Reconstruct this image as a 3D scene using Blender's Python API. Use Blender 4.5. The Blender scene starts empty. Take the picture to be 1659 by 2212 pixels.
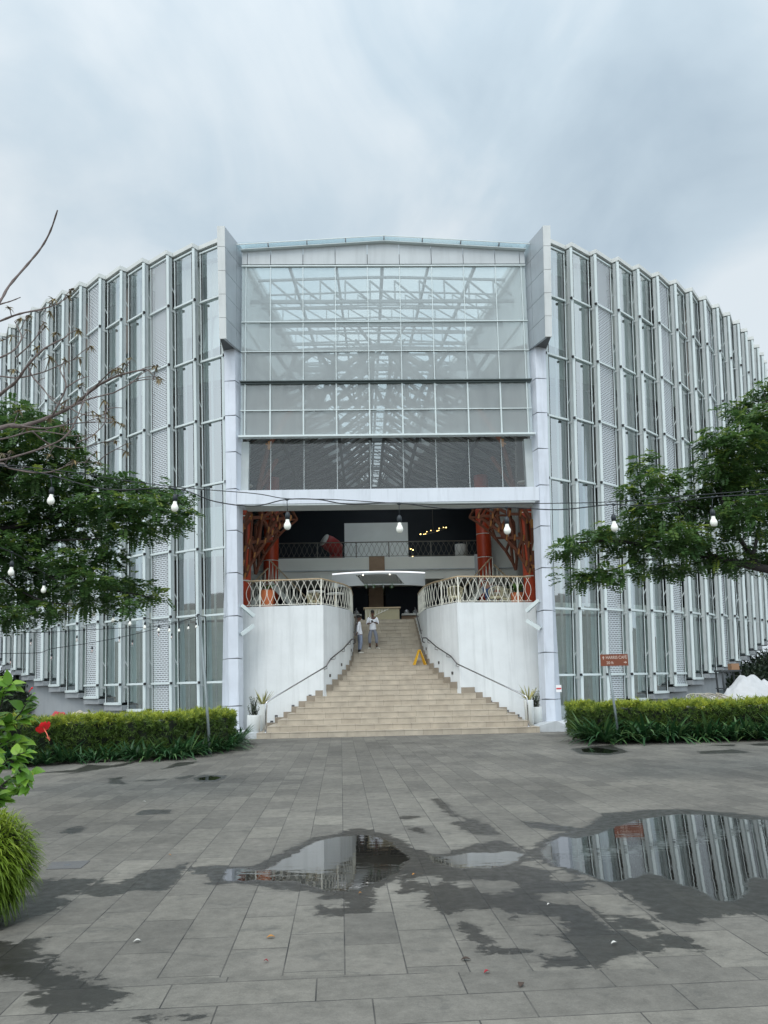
import bpy, math, random
import numpy as np
from mathutils import Vector, Matrix, noise
random.seed(7); rng = np.random.default_rng(11)
S = bpy.context.scene; COL = S.collection
R = math.radians; pi = math.pi

# ------------------------------------------------------------------ camera
F_, CX, CY = 1661.0, 829.5, 1106.0           # focal length and centre in the photograph's 1659 x 2212 view
PITCH, ROLL, YAW = R(12.9), R(1.2), R(1.9)
CAM = np.array([-1.15, -27.0, 1.58])
cf = np.array([math.sin(YAW)*math.cos(PITCH), math.cos(YAW)*math.cos(PITCH), math.sin(PITCH)])
cr0 = np.array([math.cos(YAW), -math.sin(YAW), 0.0]); cu0 = np.cross(cr0, cf)
cr = math.cos(ROLL)*cr0 - math.sin(ROLL)*cu0; cu = math.cos(ROLL)*cu0 + math.sin(ROLL)*cr0
cam = bpy.data.cameras.new('camera'); co = bpy.data.objects.new('camera', cam); COL.objects.link(co)
cam.sensor_fit = 'VERTICAL'; cam.sensor_height = 24.0; cam.lens = 24.0*F_/2212.0
cam.clip_start = 0.05; cam.clip_end = 3000
m = Matrix.Identity(4)
for i in range(3):
    m[i][0] = cr[i]; m[i][1] = cu[i]; m[i][2] = -cf[i]; m[i][3] = CAM[i]
co.matrix_world = m; S.camera = co
def ray(x, y):
    return cf + cr*(x-CX)/F_ + cu*(CY-y)/F_
def at(x, y, Y):                              # point seen at (x, y) standing at depth Y
    d = ray(x, y); return CAM + d*((Y-CAM[1])/d[1])
def onz(x, y, z=0.0):                         # point seen at (x, y) lying at height z
    d = ray(x, y); return CAM + d*((z-CAM[2])/d[2])

# ------------------------------------------------------------------ world, sun, exposure
SUN_EL, SUN_AZ = R(52), R(200)
w = bpy.data.worlds.new('World'); S.world = w; w.use_nodes = True
nt = w.node_tree; nt.nodes.clear()
def N(t, **k):
    n = nt.nodes.new(t)
    for a, b in k.items():
        if a.startswith('i_'): n.inputs[a[2:].replace('_', ' ')].default_value = b
        else: setattr(n, a, b)
    return n
L = lambda a, b: nt.links.new(a, b)
out = N('ShaderNodeOutputWorld'); bg = N('ShaderNodeBackground'); bg.inputs[1].default_value = 1.0
L(bg.outputs[0], out.inputs[0])
tc = N('ShaderNodeTexCoord')
sky = N('ShaderNodeTexSky', sky_type='NISHITA', sun_disc=False, sun_elevation=SUN_EL, sun_rotation=SUN_AZ, dust_density=3.0)
skym = N('ShaderNodeVectorMath', operation='SCALE'); skym.inputs['Scale'].default_value = 0.09
L(sky.outputs[0], skym.inputs[0])
# stretched cloud noise
mp = N('ShaderNodeMapping'); mp.inputs['Scale'].default_value = (1.6, 1.0, 1.5); mp.inputs['Rotation'].default_value = (R(0), R(35), R(20)); mp.inputs['Location'].default_value = (3.1, 0.4, 1.7)
L(tc.outputs['Generated'], mp.inputs[0])
n1 = N('ShaderNodeTexNoise'); n1.inputs['Scale'].default_value = 1.9; n1.inputs['Detail'].default_value = 7; n1.inputs['Roughness'].default_value = 0.5; n1.inputs['Distortion'].default_value = 0.35
L(mp.outputs[0], n1.inputs[0])
mp2 = N('ShaderNodeMapping'); mp2.inputs['Scale'].default_value = (2.6, 1.6, 3.2); mp2.inputs['Rotation'].default_value = (0, R(52), 0)
L(tc.outputs['Generated'], mp2.inputs[0])
n2 = N('ShaderNodeTexNoise'); n2.inputs['Scale'].default_value = 1.4; n2.inputs['Detail'].default_value = 6; n2.inputs['Roughness'].default_value = 0.5; n2.inputs['Distortion'].default_value = 0.5
L(mp2.outputs[0], n2.inputs[0])
mx = N('ShaderNodeMath', operation='MULTIPLY_ADD'); L(n2.outputs['Fac'], mx.inputs[0]); mx.inputs[1].default_value = 0.85; 
mx2 = N('ShaderNodeMath', operation='MULTIPLY'); L(n1.outputs['Fac'], mx2.inputs[0]); mx2.inputs[1].default_value = 0.75-.14+.0
L(mx2.outputs[0], mx.inputs[2])
def cdir(x, y):
    d = ray(x, y); return tuple(d/np.linalg.norm(d))
def blob(x, y, wd, prev, amt):                # a broad lighter or darker bank of cloud round one direction
    dt = N('ShaderNodeVectorMath', operation='DISTANCE'); L(tc.outputs['Generated'], dt.inputs[0]); dt.inputs[1].default_value = cdir(x, y)
    mr = N('ShaderNodeMapRange', interpolation_type='SMOOTHERSTEP'); L(dt.outputs['Value'], mr.inputs[0]); mr.inputs[1].default_value = 0; mr.inputs[2].default_value = wd
    mr.inputs[3].default_value = amt; mr.inputs[4].default_value = 0
    ad = N('ShaderNodeMath', operation='ADD'); L(prev, ad.inputs[0]); L(mr.outputs[0], ad.inputs[1]); return ad.outputs[0]
c = blob(1330, 330, 0.30, mx.outputs[0], -0.09)
c = blob(1560, 60, 0.3, c, -0.03)
c = blob(150, 300, 0.45, c, 0.07)
c = blob(1000, 400, 0.22, c, 0.03)
c = blob(1620, 700, 0.14, c, 0.20)
ramp = N('ShaderNodeValToRGB'); L(c, ramp.inputs[0])
e = ramp.color_ramp.elements
e[0].position = 0.40; e[0].color = (0.46, 0.575, 0.675, 1)
e[1].position = 0.79; e[1].color = (0.80, 0.88, 0.935, 1)
q = ramp.color_ramp.elements.new(0.62); q.color = (0.615, 0.735, 0.825, 1)
mixs = N('ShaderNodeMix', data_type='RGBA'); mixs.inputs[0].default_value = 0.9
L(skym.outputs[0], mixs.inputs[6]); L(ramp.outputs[0], mixs.inputs[7])
# the overcast is brighter overhead and towards the hidden sun behind the viewer
sx = N('ShaderNodeSeparateXYZ'); L(tc.outputs['Generated'], sx.inputs[0])
b1 = N('ShaderNodeMapRange'); L(sx.outputs['Y'], b1.inputs[0]); b1.inputs[1].default_value = 0.5; b1.inputs[2].default_value = -0.7; b1.inputs[3].default_value = 1.0; b1.inputs[4].default_value = 1.95
b2 = N('ShaderNodeMapRange'); L(sx.outputs['Z'], b2.inputs[0]); b2.inputs[1].default_value = 0.55; b2.inputs[2].default_value = 1.0; b2.inputs[3].default_value = 1.0; b2.inputs[4].default_value = 1.35
bm = N('ShaderNodeMath', operation='MULTIPLY'); L(b1.outputs[0], bm.inputs[0]); L(b2.outputs[0], bm.inputs[1])
bs = N('ShaderNodeVectorMath', operation='SCALE'); L(mixs.outputs[2], bs.inputs[0]); L(bm.outputs[0], bs.inputs['Scale'])
L(bs.outputs[0], bg.inputs[0])
sun = bpy.data.lights.new('sun', 'SUN'); sun.energy = 1.1; sun.angle = R(25); sun.color = (1.0, 0.94, 0.86)
so = bpy.data.objects.new('sun', sun); COL.objects.link(so)
sd = Vector((math.sin(SUN_AZ)*math.cos(SUN_EL), math.cos(SUN_AZ)*math.cos(SUN_EL), math.sin(SUN_EL)))
so.rotation_euler = sd.to_track_quat('Z', 'Y').to_euler(); so.location = (0, -40, 60)
S.view_settings.view_transform = 'Standard'; S.view_settings.look = 'None'; S.view_settings.exposure = 0.0; S.view_settings.gamma = 1.0
S.render.engine = 'CYCLES'; S.cycles.max_bounces = 8; S.cycles.transparent_max_bounces = 16; S.cycles.sample_clamp_indirect = 6
S.cycles.use_denoising = True

# ------------------------------------------------------------------ materials
M = {}
def mat(name, colr, rough=0.6, metal=0.0, var=0.0, vs=3.0, bump=0.0, bs=30.0, var2=None, spec=None, stain=0.0, coat=0.0):
    mm = bpy.data.materials.new(name); mm.use_nodes = True; t = mm.node_tree; p = t.nodes['Principled BSDF']
    p.inputs['Base Color'].default_value = (*colr, 1); p.inputs['Roughness'].default_value = rough; p.inputs['Metallic'].default_value = metal
    if spec is not None: p.inputs['Specular IOR Level'].default_value = spec
    if coat: p.inputs['Coat Weight'].default_value = coat
    tcn = t.nodes.new('ShaderNodeTexCoord')
    if var or var2 or stain:
        n = t.nodes.new('ShaderNodeTexNoise'); n.inputs['Scale'].default_value = vs; n.inputs['Detail'].default_value = 6; n.inputs['Roughness'].default_value = 0.6
        t.links.new(tcn.outputs['Object'], n.inputs[0])
        r = t.nodes.new('ShaderNodeValToRGB'); r.color_ramp.elements[0].position = 0.3; r.color_ramp.elements[1].position = 0.72
        c2 = var2 if var2 else tuple(min(1, x*(1+var*0.5)) for x in colr)
        r.color_ramp.elements[0].color = (*[x*(1-var) for x in colr], 1); r.color_ramp.elements[1].color = (*c2, 1)
        t.links.new(n.outputs['Fac'], r.inputs[0]); src = r.outputs[0]
        if stain:
            mp = t.nodes.new('ShaderNodeMapping'); mp.inputs['Scale'].default_value = (4.5, 4.5, 0.28); t.links.new(tcn.outputs['Object'], mp.inputs[0])
            n3 = t.nodes.new('ShaderNodeTexNoise'); n3.inputs['Scale'].default_value = 1.0; n3.inputs['Detail'].default_value = 8; n3.inputs['Roughness'].default_value = 0.65; t.links.new(mp.outputs[0], n3.inputs[0])
            m3 = t.nodes.new('ShaderNodeMapRange'); m3.inputs[1].default_value = 0.5; m3.inputs[2].default_value = 0.78; m3.inputs[3].default_value = 0; m3.inputs[4].default_value = stain; t.links.new(n3.outputs['Fac'], m3.inputs[0])
            mi = t.nodes.new('ShaderNodeMix'); mi.data_type = 'RGBA'; t.links.new(m3.outputs[0], mi.inputs[0]); t.links.new(src, mi.inputs[6]); mi.inputs[7].default_value = (colr[0]*0.42, colr[1]*0.43, colr[2]*0.42, 1); src = mi.outputs[2]
        t.links.new(src, p.inputs['Base Color'])
    if bump:
        n2 = t.nodes.new('ShaderNodeTexNoise'); n2.inputs['Scale'].default_value = bs; n2.inputs['Detail'].default_value = 5; t.links.new(tcn.outputs['Object'], n2.inputs[0])
        b = t.nodes.new('ShaderNodeBump'); b.inputs['Strength'].default_value = bump; b.inputs['Distance'].default_value = 0.02
        t.links.new(n2.outputs['Fac'], b.inputs['Height']); t.links.new(b.outputs[0], p.inputs['Normal'])
    M[name] = mm; return mm
def glassmat(name, tint, refl, frost=0.0, frostcol=(0.8, 0.85, 0.87), rough=0.03, wob=0.0):
    mm = bpy.data.materials.new(name); mm.use_nodes = True; t = mm.node_tree; t.nodes.clear()
    o = t.nodes.new('ShaderNodeOutputMaterial'); tr = t.nodes.new('ShaderNodeBsdfTransparent'); tr.inputs[0].default_value = (*tint, 1)
    gl = t.nodes.new('ShaderNodeBsdfGlossy'); gl.inputs['Roughness'].default_value = rough; gl.inputs['Color'].default_value = (0.93, 0.97, 0.98, 1)
    base = tr.outputs[0]
    if frost:
        df = t.nodes.new('ShaderNodeBsdfDiffuse'); df.inputs[0].default_value = (*frostcol, 1)
        tl = t.nodes.new('ShaderNodeBsdfTranslucent'); tl.inputs[0].default_value = (*frostcol, 1)
        m0 = t.nodes.new('ShaderNodeMixShader'); m0.inputs[0].default_value = 0.35; t.links.new(df.outputs[0], m0.inputs[1]); t.links.new(tl.outputs[0], m0.inputs[2])
        m1 = t.nodes.new('ShaderNodeMixShader'); t.links.new(tr.outputs[0], m1.inputs[1]); t.links.new(m0.outputs[0], m1.inputs[2])
        tcn = t.nodes.new('ShaderNodeTexCoord'); mp = t.nodes.new('ShaderNodeMapping'); mp.inputs['Scale'].default_value = (1.2, 1.2, 0.12); t.links.new(tcn.outputs['Object'], mp.inputs[0])
        n = t.nodes.new('ShaderNodeTexNoise'); n.inputs['Scale'].default_value = 1.5; n.inputs['Detail'].default_value = 5; t.links.new(mp.outputs[0], n.inputs[0])
        mr = t.nodes.new('ShaderNodeMapRange'); mr.inputs[3].default_value = frost*0.8; mr.inputs[4].default_value = frost*1.2; t.links.new(n.outputs['Fac'], mr.inputs[0]); t.links.new(mr.outputs[0], m1.inputs[0])
        base = m1.outputs[0]
    fr = t.nodes.new('ShaderNodeLayerWeight'); fr.inputs['Blend'].default_value = 0.5
    pw = t.nodes.new('ShaderNodeMath'); pw.operation = 'POWER'; pw.inputs[1].default_value = 4.0; t.links.new(fr.outputs['Facing'], pw.inputs[0])
    ma = t.nodes.new('ShaderNodeMath'); ma.operation = 'MULTIPLY_ADD'; ma.inputs[1].default_value = 0.9; ma.inputs[2].default_value = refl+0.04; ma.use_clamp = True
    t.links.new(pw.outputs[0], ma.inputs[0])
    if wob:
        tc2 = t.nodes.new('ShaderNodeTexCoord'); n5 = t.nodes.new('ShaderNodeTexNoise'); n5.inputs['Scale'].default_value = 0.8; t.links.new(tc2.outputs['Object'], n5.inputs[0])
        b = t.nodes.new('ShaderNodeBump'); b.inputs['Strength'].default_value = wob; b.inputs['Distance'].default_value = 0.05; t.links.new(n5.outputs['Fac'], b.inputs['Height']); t.links.new(b.outputs[0], gl.inputs['Normal'])
    mx = t.nodes.new('ShaderNodeMixShader'); t.links.new(ma.outputs[0], mx.inputs[0]); t.links.new(base, mx.inputs[1]); t.links.new(gl.outputs[0], mx.inputs[2]); t.links.new(mx.outputs[0], o.inputs[0])
    M[name] = mm; return mm
mat('white_metal', (0.63, 0.70, 0.70), 0.35, 0.0, 0.06, 2.0)
mat('trim_metal', (0.46, 0.50, 0.50), 0.4, 0.0, 0.10, 2.0, stain=0.35)
mat('coping', (0.62, 0.64, 0.62), 0.5, 0, 0.1, 1.5)
mat('shaft_shade', (0.33, 0.35, 0.36), 0.8)
mat('black_rubber', (0.015, 0.015, 0.017), 0.6)
mat('clad_panel', (0.66, 0.70, 0.77), 0.45, 0, 0.10, 1.2, stain=0.5)
mat('fin_panel', (0.43, 0.47, 0.50), 0.38, 0.25, 0.10, 1.0, stain=0.2)
mat('fin_edge', (0.60, 0.62, 0.61), 0.42, 0.1, 0.08, 1.0, stain=0.25)
mat('ledge_grey', (0.10, 0.13, 0.13), 0.5)
mat('curtain_pink', (0.52, 0.44, 0.41), 0.9, 0, 0.1, 2)
mat('curtain_pale', (0.60, 0.62, 0.60), 0.9, 0, 0.1, 2)
mat('joint_dark', (0.12, 0.13, 0.14), 0.8)
mat('fascia_panel', (0.50, 0.535, 0.55), 0.5, 0, 0.08, 0.8, stain=0.25)
mat('white_wall', (0.73, 0.755, 0.76), 0.75, 0, 0.09, 0.9, bump=0.15, bs=14, stain=0.34)
mat('lintel', (0.70, 0.74, 0.80), 0.6, 0, 0.06, 0.8, stain=0.35)
mat('inner_pale', (0.56, 0.60, 0.56), 0.8, 0, 0.05, 0.6)
mat('inner_green', (0.60, 0.70, 0.655), 0.8, 0, 0.05, 0.6)
mat('inner_dark', (0.24, 0.23, 0.22), 0.9, 0, 0.2, 0.4)
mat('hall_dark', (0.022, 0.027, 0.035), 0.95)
mat('ceiling_grey', (0.74, 0.76, 0.76), 0.9)
mat('deck_wall', (0.76, 0.76, 0.71), 0.85, 0, 0.06, 0.7)
mat('screen_cloth', (0.72, 0.75, 0.75), 0.9, 0, 0.08, 0.8, bump=0.3, bs=3)
mat('orange_paint', (0.46, 0.052, 0.015), 0.4, 0, 0.12, 1.5)
mat('orange_pot', (0.62, 0.17, 0.06), 0.6, 0, 0.12, 3)
mat('brown_timber', (0.135, 0.042, 0.020), 0.6, 0, 0.3, 2)
mat('truss_dark', (0.035, 0.04, 0.042), 0.6)
mat('grey_steel', (0.115, 0.112, 0.108), 0.55, 0.2, 0.2, 2)
mat('truss_steel', (0.12, 0.135, 0.14), 0.5, 0.2, 0.1, 2)
mat('yellow_plate', (0.34, 0.14, 0.03), 0.5)
mat('rail_cream', (0.75, 0.73, 0.64), 0.45, 0, 0.06, 3)
mat('rail_wood', (0.50, 0.38, 0.24), 0.5, 0, 0.15, 4)
mat('rail_dull', (0.16, 0.15, 0.13), 0.5)
mat('tan_board', (0.30, 0.20, 0.13), 0.7, 0, 0.15, 3)
mat('light_wood', (0.44, 0.39, 0.25), 0.5, 0, 0.12, 2)
mat('steel', (0.55, 0.55, 0.56), 0.22, 0.95)
mat('dark_steel', (0.12, 0.115, 0.12), 0.35, 0.8)
mat('step_side', (0.30, 0.255, 0.20), 0.7, 0, 0.15, 3)
mat('pot_white', (0.76, 0.78, 0.76), 0.45, 0, 0.06, 3, stain=0.2)
mat('soil', (0.04, 0.03, 0.02), 0.95)
mat('plinth_grey', (0.30, 0.32, 0.335), 0.8, 0, 0.12, 1.2, bump=0.1, stain=0.3)
mat('plinth_white', (0.52, 0.55, 0.57), 0.8, 0, 0.1, 1.5, stain=0.3)
mat('caution_yellow', (0.80, 0.44, 0.01), 0.4, 0, 0.05, 3)
mat('caution_mark', (0.45, 0.12, 0.01), 0.5)
mat('sign_brown', (0.19, 0.050, 0.020), 0.45, 0, 0.12, 4)
mat('sign_letter', (0.52, 0.40, 0.34), 0.5)
mat('pole_grey', (0.22, 0.26, 0.27), 0.45, 0.4, 0.15, 4)
mat('pole_galv', (0.20, 0.235, 0.24), 0.5, 0.2, 0.1, 4)
mat('cable', (0.012, 0.016, 0.02), 0.5)
mat('socket', (0.014, 0.022, 0.028), 0.45)
mat('bulb_white', (0.92, 0.92, 0.84), 0.3, coat=0.3)
mat('skin', (0.105, 0.045, 0.028), 0.55)
mat('skin_pale', (0.24, 0.12, 0.075), 0.55)
mat('hair', (0.012, 0.010, 0.010), 0.6)
mat('shirt_white', (0.86, 0.87, 0.92), 0.85, bump=0.4, bs=14)
mat('trouser_grey', (0.23, 0.25, 0.30), 0.85, 0, 0.15, 8, bump=0.5, bs=14)
mat('trouser_blue', (0.25, 0.29, 0.39), 0.85, 0, 0.15, 8, bump=0.5, bs=14)
mat('shoe_white', (0.74, 0.71, 0.64), 0.6)
mat('sock_black', (0.015, 0.015, 0.018), 0.8)
mat('phone', (0.01, 0.01, 0.012), 0.25)
mat('shirt_blue', (0.03, 0.07, 0.16), 0.85)
mat('shirt_red', (0.20, 0.03, 0.03), 0.85)
mat('shirt_dark', (0.05, 0.045, 0.05), 0.85)
mat('chair_cream', (0.66, 0.60, 0.40), 0.5)
mat('table_white', (0.70, 0.70, 0.68), 0.5)
mat('chair_grey', (0.36, 0.35, 0.30), 0.7)
mat('tarp_white', (0.50, 0.51, 0.52), 0.55, 0, 0.12, 2, bump=0.6, bs=5)
mat('tarp_tan', (0.42, 0.38, 0.31), 0.7, 0, 0.2, 3)
mat('cloth_red', (0.42, 0.05, 0.06), 0.8)
mat('crate_dark', (0.035, 0.04, 0.042), 0.6)
mat('cardboard', (0.28, 0.16, 0.09), 0.8)
mat('bark_grey', (0.17, 0.135, 0.125), 0.85, 0, 0.3, 14, bump=0.5, bs=40)
mat('bark_dark', (0.030, 0.027, 0.025), 0.9, 0, 0.3, 10, bump=0.4)
mat('flower_red', (0.72, 0.008, 0.015), 0.5)
mat('flower_core', (0.75, 0.18, 0.10), 0.5)
mat('notice_white', (0.80, 0.80, 0.80), 0.4)
mat('notice_red', (0.55, 0.04, 0.05), 0.4)
mat('canopy_white', (0.62, 0.63, 0.64), 0.6); mat('drum_white', (0.52, 0.52, 0.50), 0.6); mat('drum_red', (0.27, 0.02, 0.018), 0.5)
glassmat('facade_glass', (0.76, 0.85, 0.84), 0.38, rough=0.02, wob=0.04)
glassmat('milky_glass', (0.88, 0.96, 0.96), 0.01, frost=0.40, frostcol=(0.88, 0.96, 0.965), rough=0.06)
glassmat('milky_glass_mid', (0.88, 0.96, 0.96), 0.01, frost=0.38, frostcol=(0.85, 0.91, 0.91), rough=0.06)
glassmat('smoky_glass', (0.74, 0.75, 0.74), 0.01, frost=0.08, frostcol=(0.42, 0.43, 0.43), rough=0.05)
glassmat('roof_glass', (0.90, 0.96, 0.97), 0.03, rough=0.05)
glassmat('bulb_clear', (0.85, 0.84, 0.82), 0.12, rough=0.03)
def emis(name, colr, st):
    mm = bpy.data.materials.new(name); mm.use_nodes = True; p = mm.node_tree.nodes['Principled BSDF']
    p.inputs['Base Color'].default_value = (*colr, 1); p.inputs['Emission Color'].default_value = (*colr, 1); p.inputs['Emission Strength'].default_value = st; M[name] = mm
emis('led_strip', (0.95, 0.97, 1.0), 1.1); emis('lamp_warm', (1.0, 0.72, 0.25), 9.0); emis('lamp_white', (1.0, 0.95, 0.85), 3.0)

# perforated ribbed metal sheet: holes in staggered rows
def meshmat():
    mm = bpy.data.materials.new('ribbed_mesh'); mm.use_nodes = True; t = mm.node_tree; t.nodes.clear()
    o = t.nodes.new('ShaderNodeOutputMaterial'); p = t.nodes.new('ShaderNodeBsdfPrincipled'); p.inputs['Base Color'].default_value = (0.70, 0.745, 0.78, 1); p.inputs['Roughness'].default_value = 0.4
    tr = t.nodes.new('ShaderNodeBsdfTransparent'); uv = t.nodes.new('ShaderNodeTexCoord'); br = t.nodes.new('ShaderNodeTexBrick')
    br.inputs['Color1'].default_value = (1, 1, 1, 1); br.inputs['Color2'].default_value = (1, 1, 1, 1); br.inputs['Mortar'].default_value = (0, 0, 0, 1)
    br.inputs['Scale'].default_value = 1; br.inputs['Brick Width'].default_value = 0.20; br.inputs['Row Height'].default_value = 0.078; br.inputs['Mortar Size'].default_value = 0.017; br.inputs['Mortar Smooth'].default_value = 0.2
    t.links.new(uv.outputs['UV'], br.inputs[0])
    ma = t.nodes.new('ShaderNodeMath'); ma.operation = 'MULTIPLY'; ma.inputs[1].default_value = 0.72; t.links.new(br.outputs['Fac'], ma.inputs[0])
    inv = t.nodes.new('ShaderNodeMath'); inv.operation = 'SUBTRACT'; inv.inputs[0].default_value = 0.75; t.links.new(ma.outputs[0], inv.inputs[1])
    # slats are the bricks' mortar: solid; the holes are the bricks
    mr = t.nodes.new('ShaderNodeMapRange'); mr.inputs[3].default_value = 0.22; mr.inputs[4].default_value = 1.0; t.links.new(br.outputs['Fac'], mr.inputs[0])
    bu = t.nodes.new('ShaderNodeBump'); bu.inputs['Strength'].default_value = 0.5; bu.inputs['Distance'].default_value = 0.03; t.links.new(br.outputs['Fac'], bu.inputs['Height']); t.links.new(bu.outputs[0], p.inputs['Normal'])
    mx = t.nodes.new('ShaderNodeMixShader'); t.links.new(mr.outputs[0], mx.inputs[0]); t.links.new(tr.outputs[0], mx.inputs[1]); t.links.new(p.outputs[0], mx.inputs[2]); t.links.new(mx.outputs[0], o.inputs[0])
    M['ribbed_mesh'] = mm
meshmat()
def leafmat(name, dark, mid, light, trans=0.25, rough=0.45):
    mm = bpy.data.materials.new(name); mm.use_nodes = True; t = mm.node_tree; t.nodes.clear()
    o = t.nodes.new('ShaderNodeOutputMaterial'); p = t.nodes.new('ShaderNodeBsdfPrincipled'); p.inputs['Roughness'].default_value = rough; p.inputs['Specular IOR Level'].default_value = 0.35
    a = t.nodes.new('ShaderNodeAttribute'); a.attribute_name = 'tint'
    r = t.nodes.new('ShaderNodeValToRGB'); r.color_ramp.elements[0].color = (*dark, 1); r.color_ramp.elements[1].color = (*light, 1); x = r.color_ramp.elements.new(0.55); x.color = (*mid, 1)
    t.links.new(a.outputs['Fac'], r.inputs[0]); t.links.new(r.outputs[0], p.inputs['Base Color'])
    tl = t.nodes.new('ShaderNodeBsdfTranslucent'); t.links.new(r.outputs[0], tl.inputs[0])
    mx = t.nodes.new('ShaderNodeMixShader'); mx.inputs[0].default_value = trans; t.links.new(p.outputs[0], mx.inputs[1]); t.links.new(tl.outputs[0], mx.inputs[2]); t.links.new(mx.outputs[0], o.inputs[0]); M[name] = mm
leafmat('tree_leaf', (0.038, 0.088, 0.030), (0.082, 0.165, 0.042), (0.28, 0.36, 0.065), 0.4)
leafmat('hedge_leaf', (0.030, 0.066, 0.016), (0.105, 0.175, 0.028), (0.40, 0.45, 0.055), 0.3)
leafmat('strap_leaf', (0.014, 0.050, 0.016), (0.035, 0.10, 0.035), (0.14, 0.23, 0.08), 0.15, 0.35)
leafmat('bush_leaf', (0.05, 0.10, 0.014), (0.20, 0.30, 0.03), (0.52, 0.58, 0.10), 0.35)
leafmat('hibiscus_leaf', (0.05, 0.13, 0.020), (0.13, 0.28, 0.035), (0.32, 0.50, 0.07), 0.35, 0.35)
leafmat('agave_leaf', (0.10, 0.13, 0.05), (0.28, 0.28, 0.10), (0.55, 0.50, 0.22))
leafmat('cactus_leaf', (0.05, 0.08, 0.05), (0.10, 0.14, 0.09), (0.22, 0.25, 0.16))
leafmat('dry_leaf', (0.12, 0.11, 0.06), (0.24, 0.19, 0.115), (0.32, 0.24, 0.09))
leafmat('dark_leaf', (0.008, 0.016, 0.010), (0.014, 0.028, 0.014), (0.03, 0.05, 0.02), 0.1)
leafmat('deck_plant', (0.03, 0.09, 0.02), (0.07, 0.18, 0.04), (0.16, 0.30, 0.07), 0.2)

# tiles for the stairs
def stepmat():
    mm = bpy.data.materials.new('step_tile'); mm.use_nodes = True; t = mm.node_tree; p = t.nodes['Principled BSDF']; p.inputs['Roughness'].default_value = 0.62
    g = t.nodes.new('ShaderNodeNewGeometry'); s = t.nodes.new('ShaderNodeSeparateXYZ'); t.links.new(g.outputs['Position'], s.inputs[0])
    # one row per step: tile index from x, shifted by the step number
    dv = t.nodes.new('ShaderNodeMath'); dv.operation = 'DIVIDE'; dv.inputs[1].default_value = 0.19; sb = t.nodes.new('ShaderNodeMath'); sb.operation = 'SUBTRACT'; sb.inputs[1].default_value = 0.02
    t.links.new(s.outputs['Z'], sb.inputs[0]); t.links.new(sb.outputs[0], dv.inputs[0]); fl = t.nodes.new('ShaderNodeMath'); fl.operation = 'FLOOR'; t.links.new(dv.outputs[0], fl.inputs[0])
    wn = t.nodes.new('ShaderNodeTexWhiteNoise'); wn.noise_dimensions = '1D'; t.links.new(fl.outputs[0], wn.inputs['W'])
    ad = t.nodes.new('ShaderNodeMath'); ad.operation = 'MULTIPLY_ADD'; ad.inputs[1].default_value = 1.55; t.links.new(s.outputs['X'], ad.inputs[0]); t.links.new(wn.outputs['Value'], ad.inputs[2])
    fx = t.nodes.new('ShaderNodeMath'); fx.operation = 'FLOOR'; t.links.new(ad.outputs[0], fx.inputs[0]); fr = t.nodes.new('ShaderNodeMath'); fr.operation = 'FRACT'; t.links.new(ad.outputs[0], fr.inputs[0])
    cb = t.nodes.new('ShaderNodeCombineXYZ'); t.links.new(fx.outputs[0], cb.inputs[0]); t.links.new(fl.outputs[0], cb.inputs[1])
    w2 = t.nodes.new('ShaderNodeTexWhiteNoise'); w2.noise_dimensions = '2D'; t.links.new(cb.outputs[0], w2.inputs['Vector'])
    r = t.nodes.new('ShaderNodeValToRGB'); r.color_ramp.elements[0].color = (0.405, 0.35, 0.275, 1); r.color_ramp.elements[1].color = (0.45, 0.395, 0.315, 1); t.links.new(w2.outputs['Value'], r.inputs[0])
    n = t.nodes.new('ShaderNodeTexNoise'); n.inputs['Scale'].default_value = 2.5; n.inputs['Detail'].default_value = 8; t.links.new(g.outputs['Position'], n.inputs[0])
    mr = t.nodes.new('ShaderNodeMapRange'); mr.inputs[1].default_value = 0.3; mr.inputs[2].default_value = 0.7; mr.inputs[3].default_value = 0.80; mr.inputs[4].default_value = 1.12; t.links.new(n.outputs['Fac'], mr.inputs[0])
    jt = t.nodes.new('ShaderNodeMath'); jt.operation = 'GREATER_THAN'; jt.inputs[1].default_value = 0.018; t.links.new(fr.outputs[0], jt.inputs[0])
    j2 = t.nodes.new('ShaderNodeMapRange'); j2.inputs[3].default_value = 0.62; j2.inputs[4].default_value = 1; t.links.new(jt.outputs[0], j2.inputs[0])
    mm2 = t.nodes.new('ShaderNodeMath'); mm2.operation = 'MULTIPLY'; t.links.new(mr.outputs[0], mm2.inputs[0]); t.links.new(j2.outputs[0], mm2.inputs[1])
    sc = t.nodes.new('ShaderNodeVectorMath'); sc.operation = 'SCALE'; t.links.new(r.outputs[0], sc.inputs[0]); t.links.new(mm2.outputs[0], sc.inputs['Scale']); t.links.new(sc.outputs[0], p.inputs['Base Color'])
    M['step_tile'] = mm
stepmat()
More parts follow.
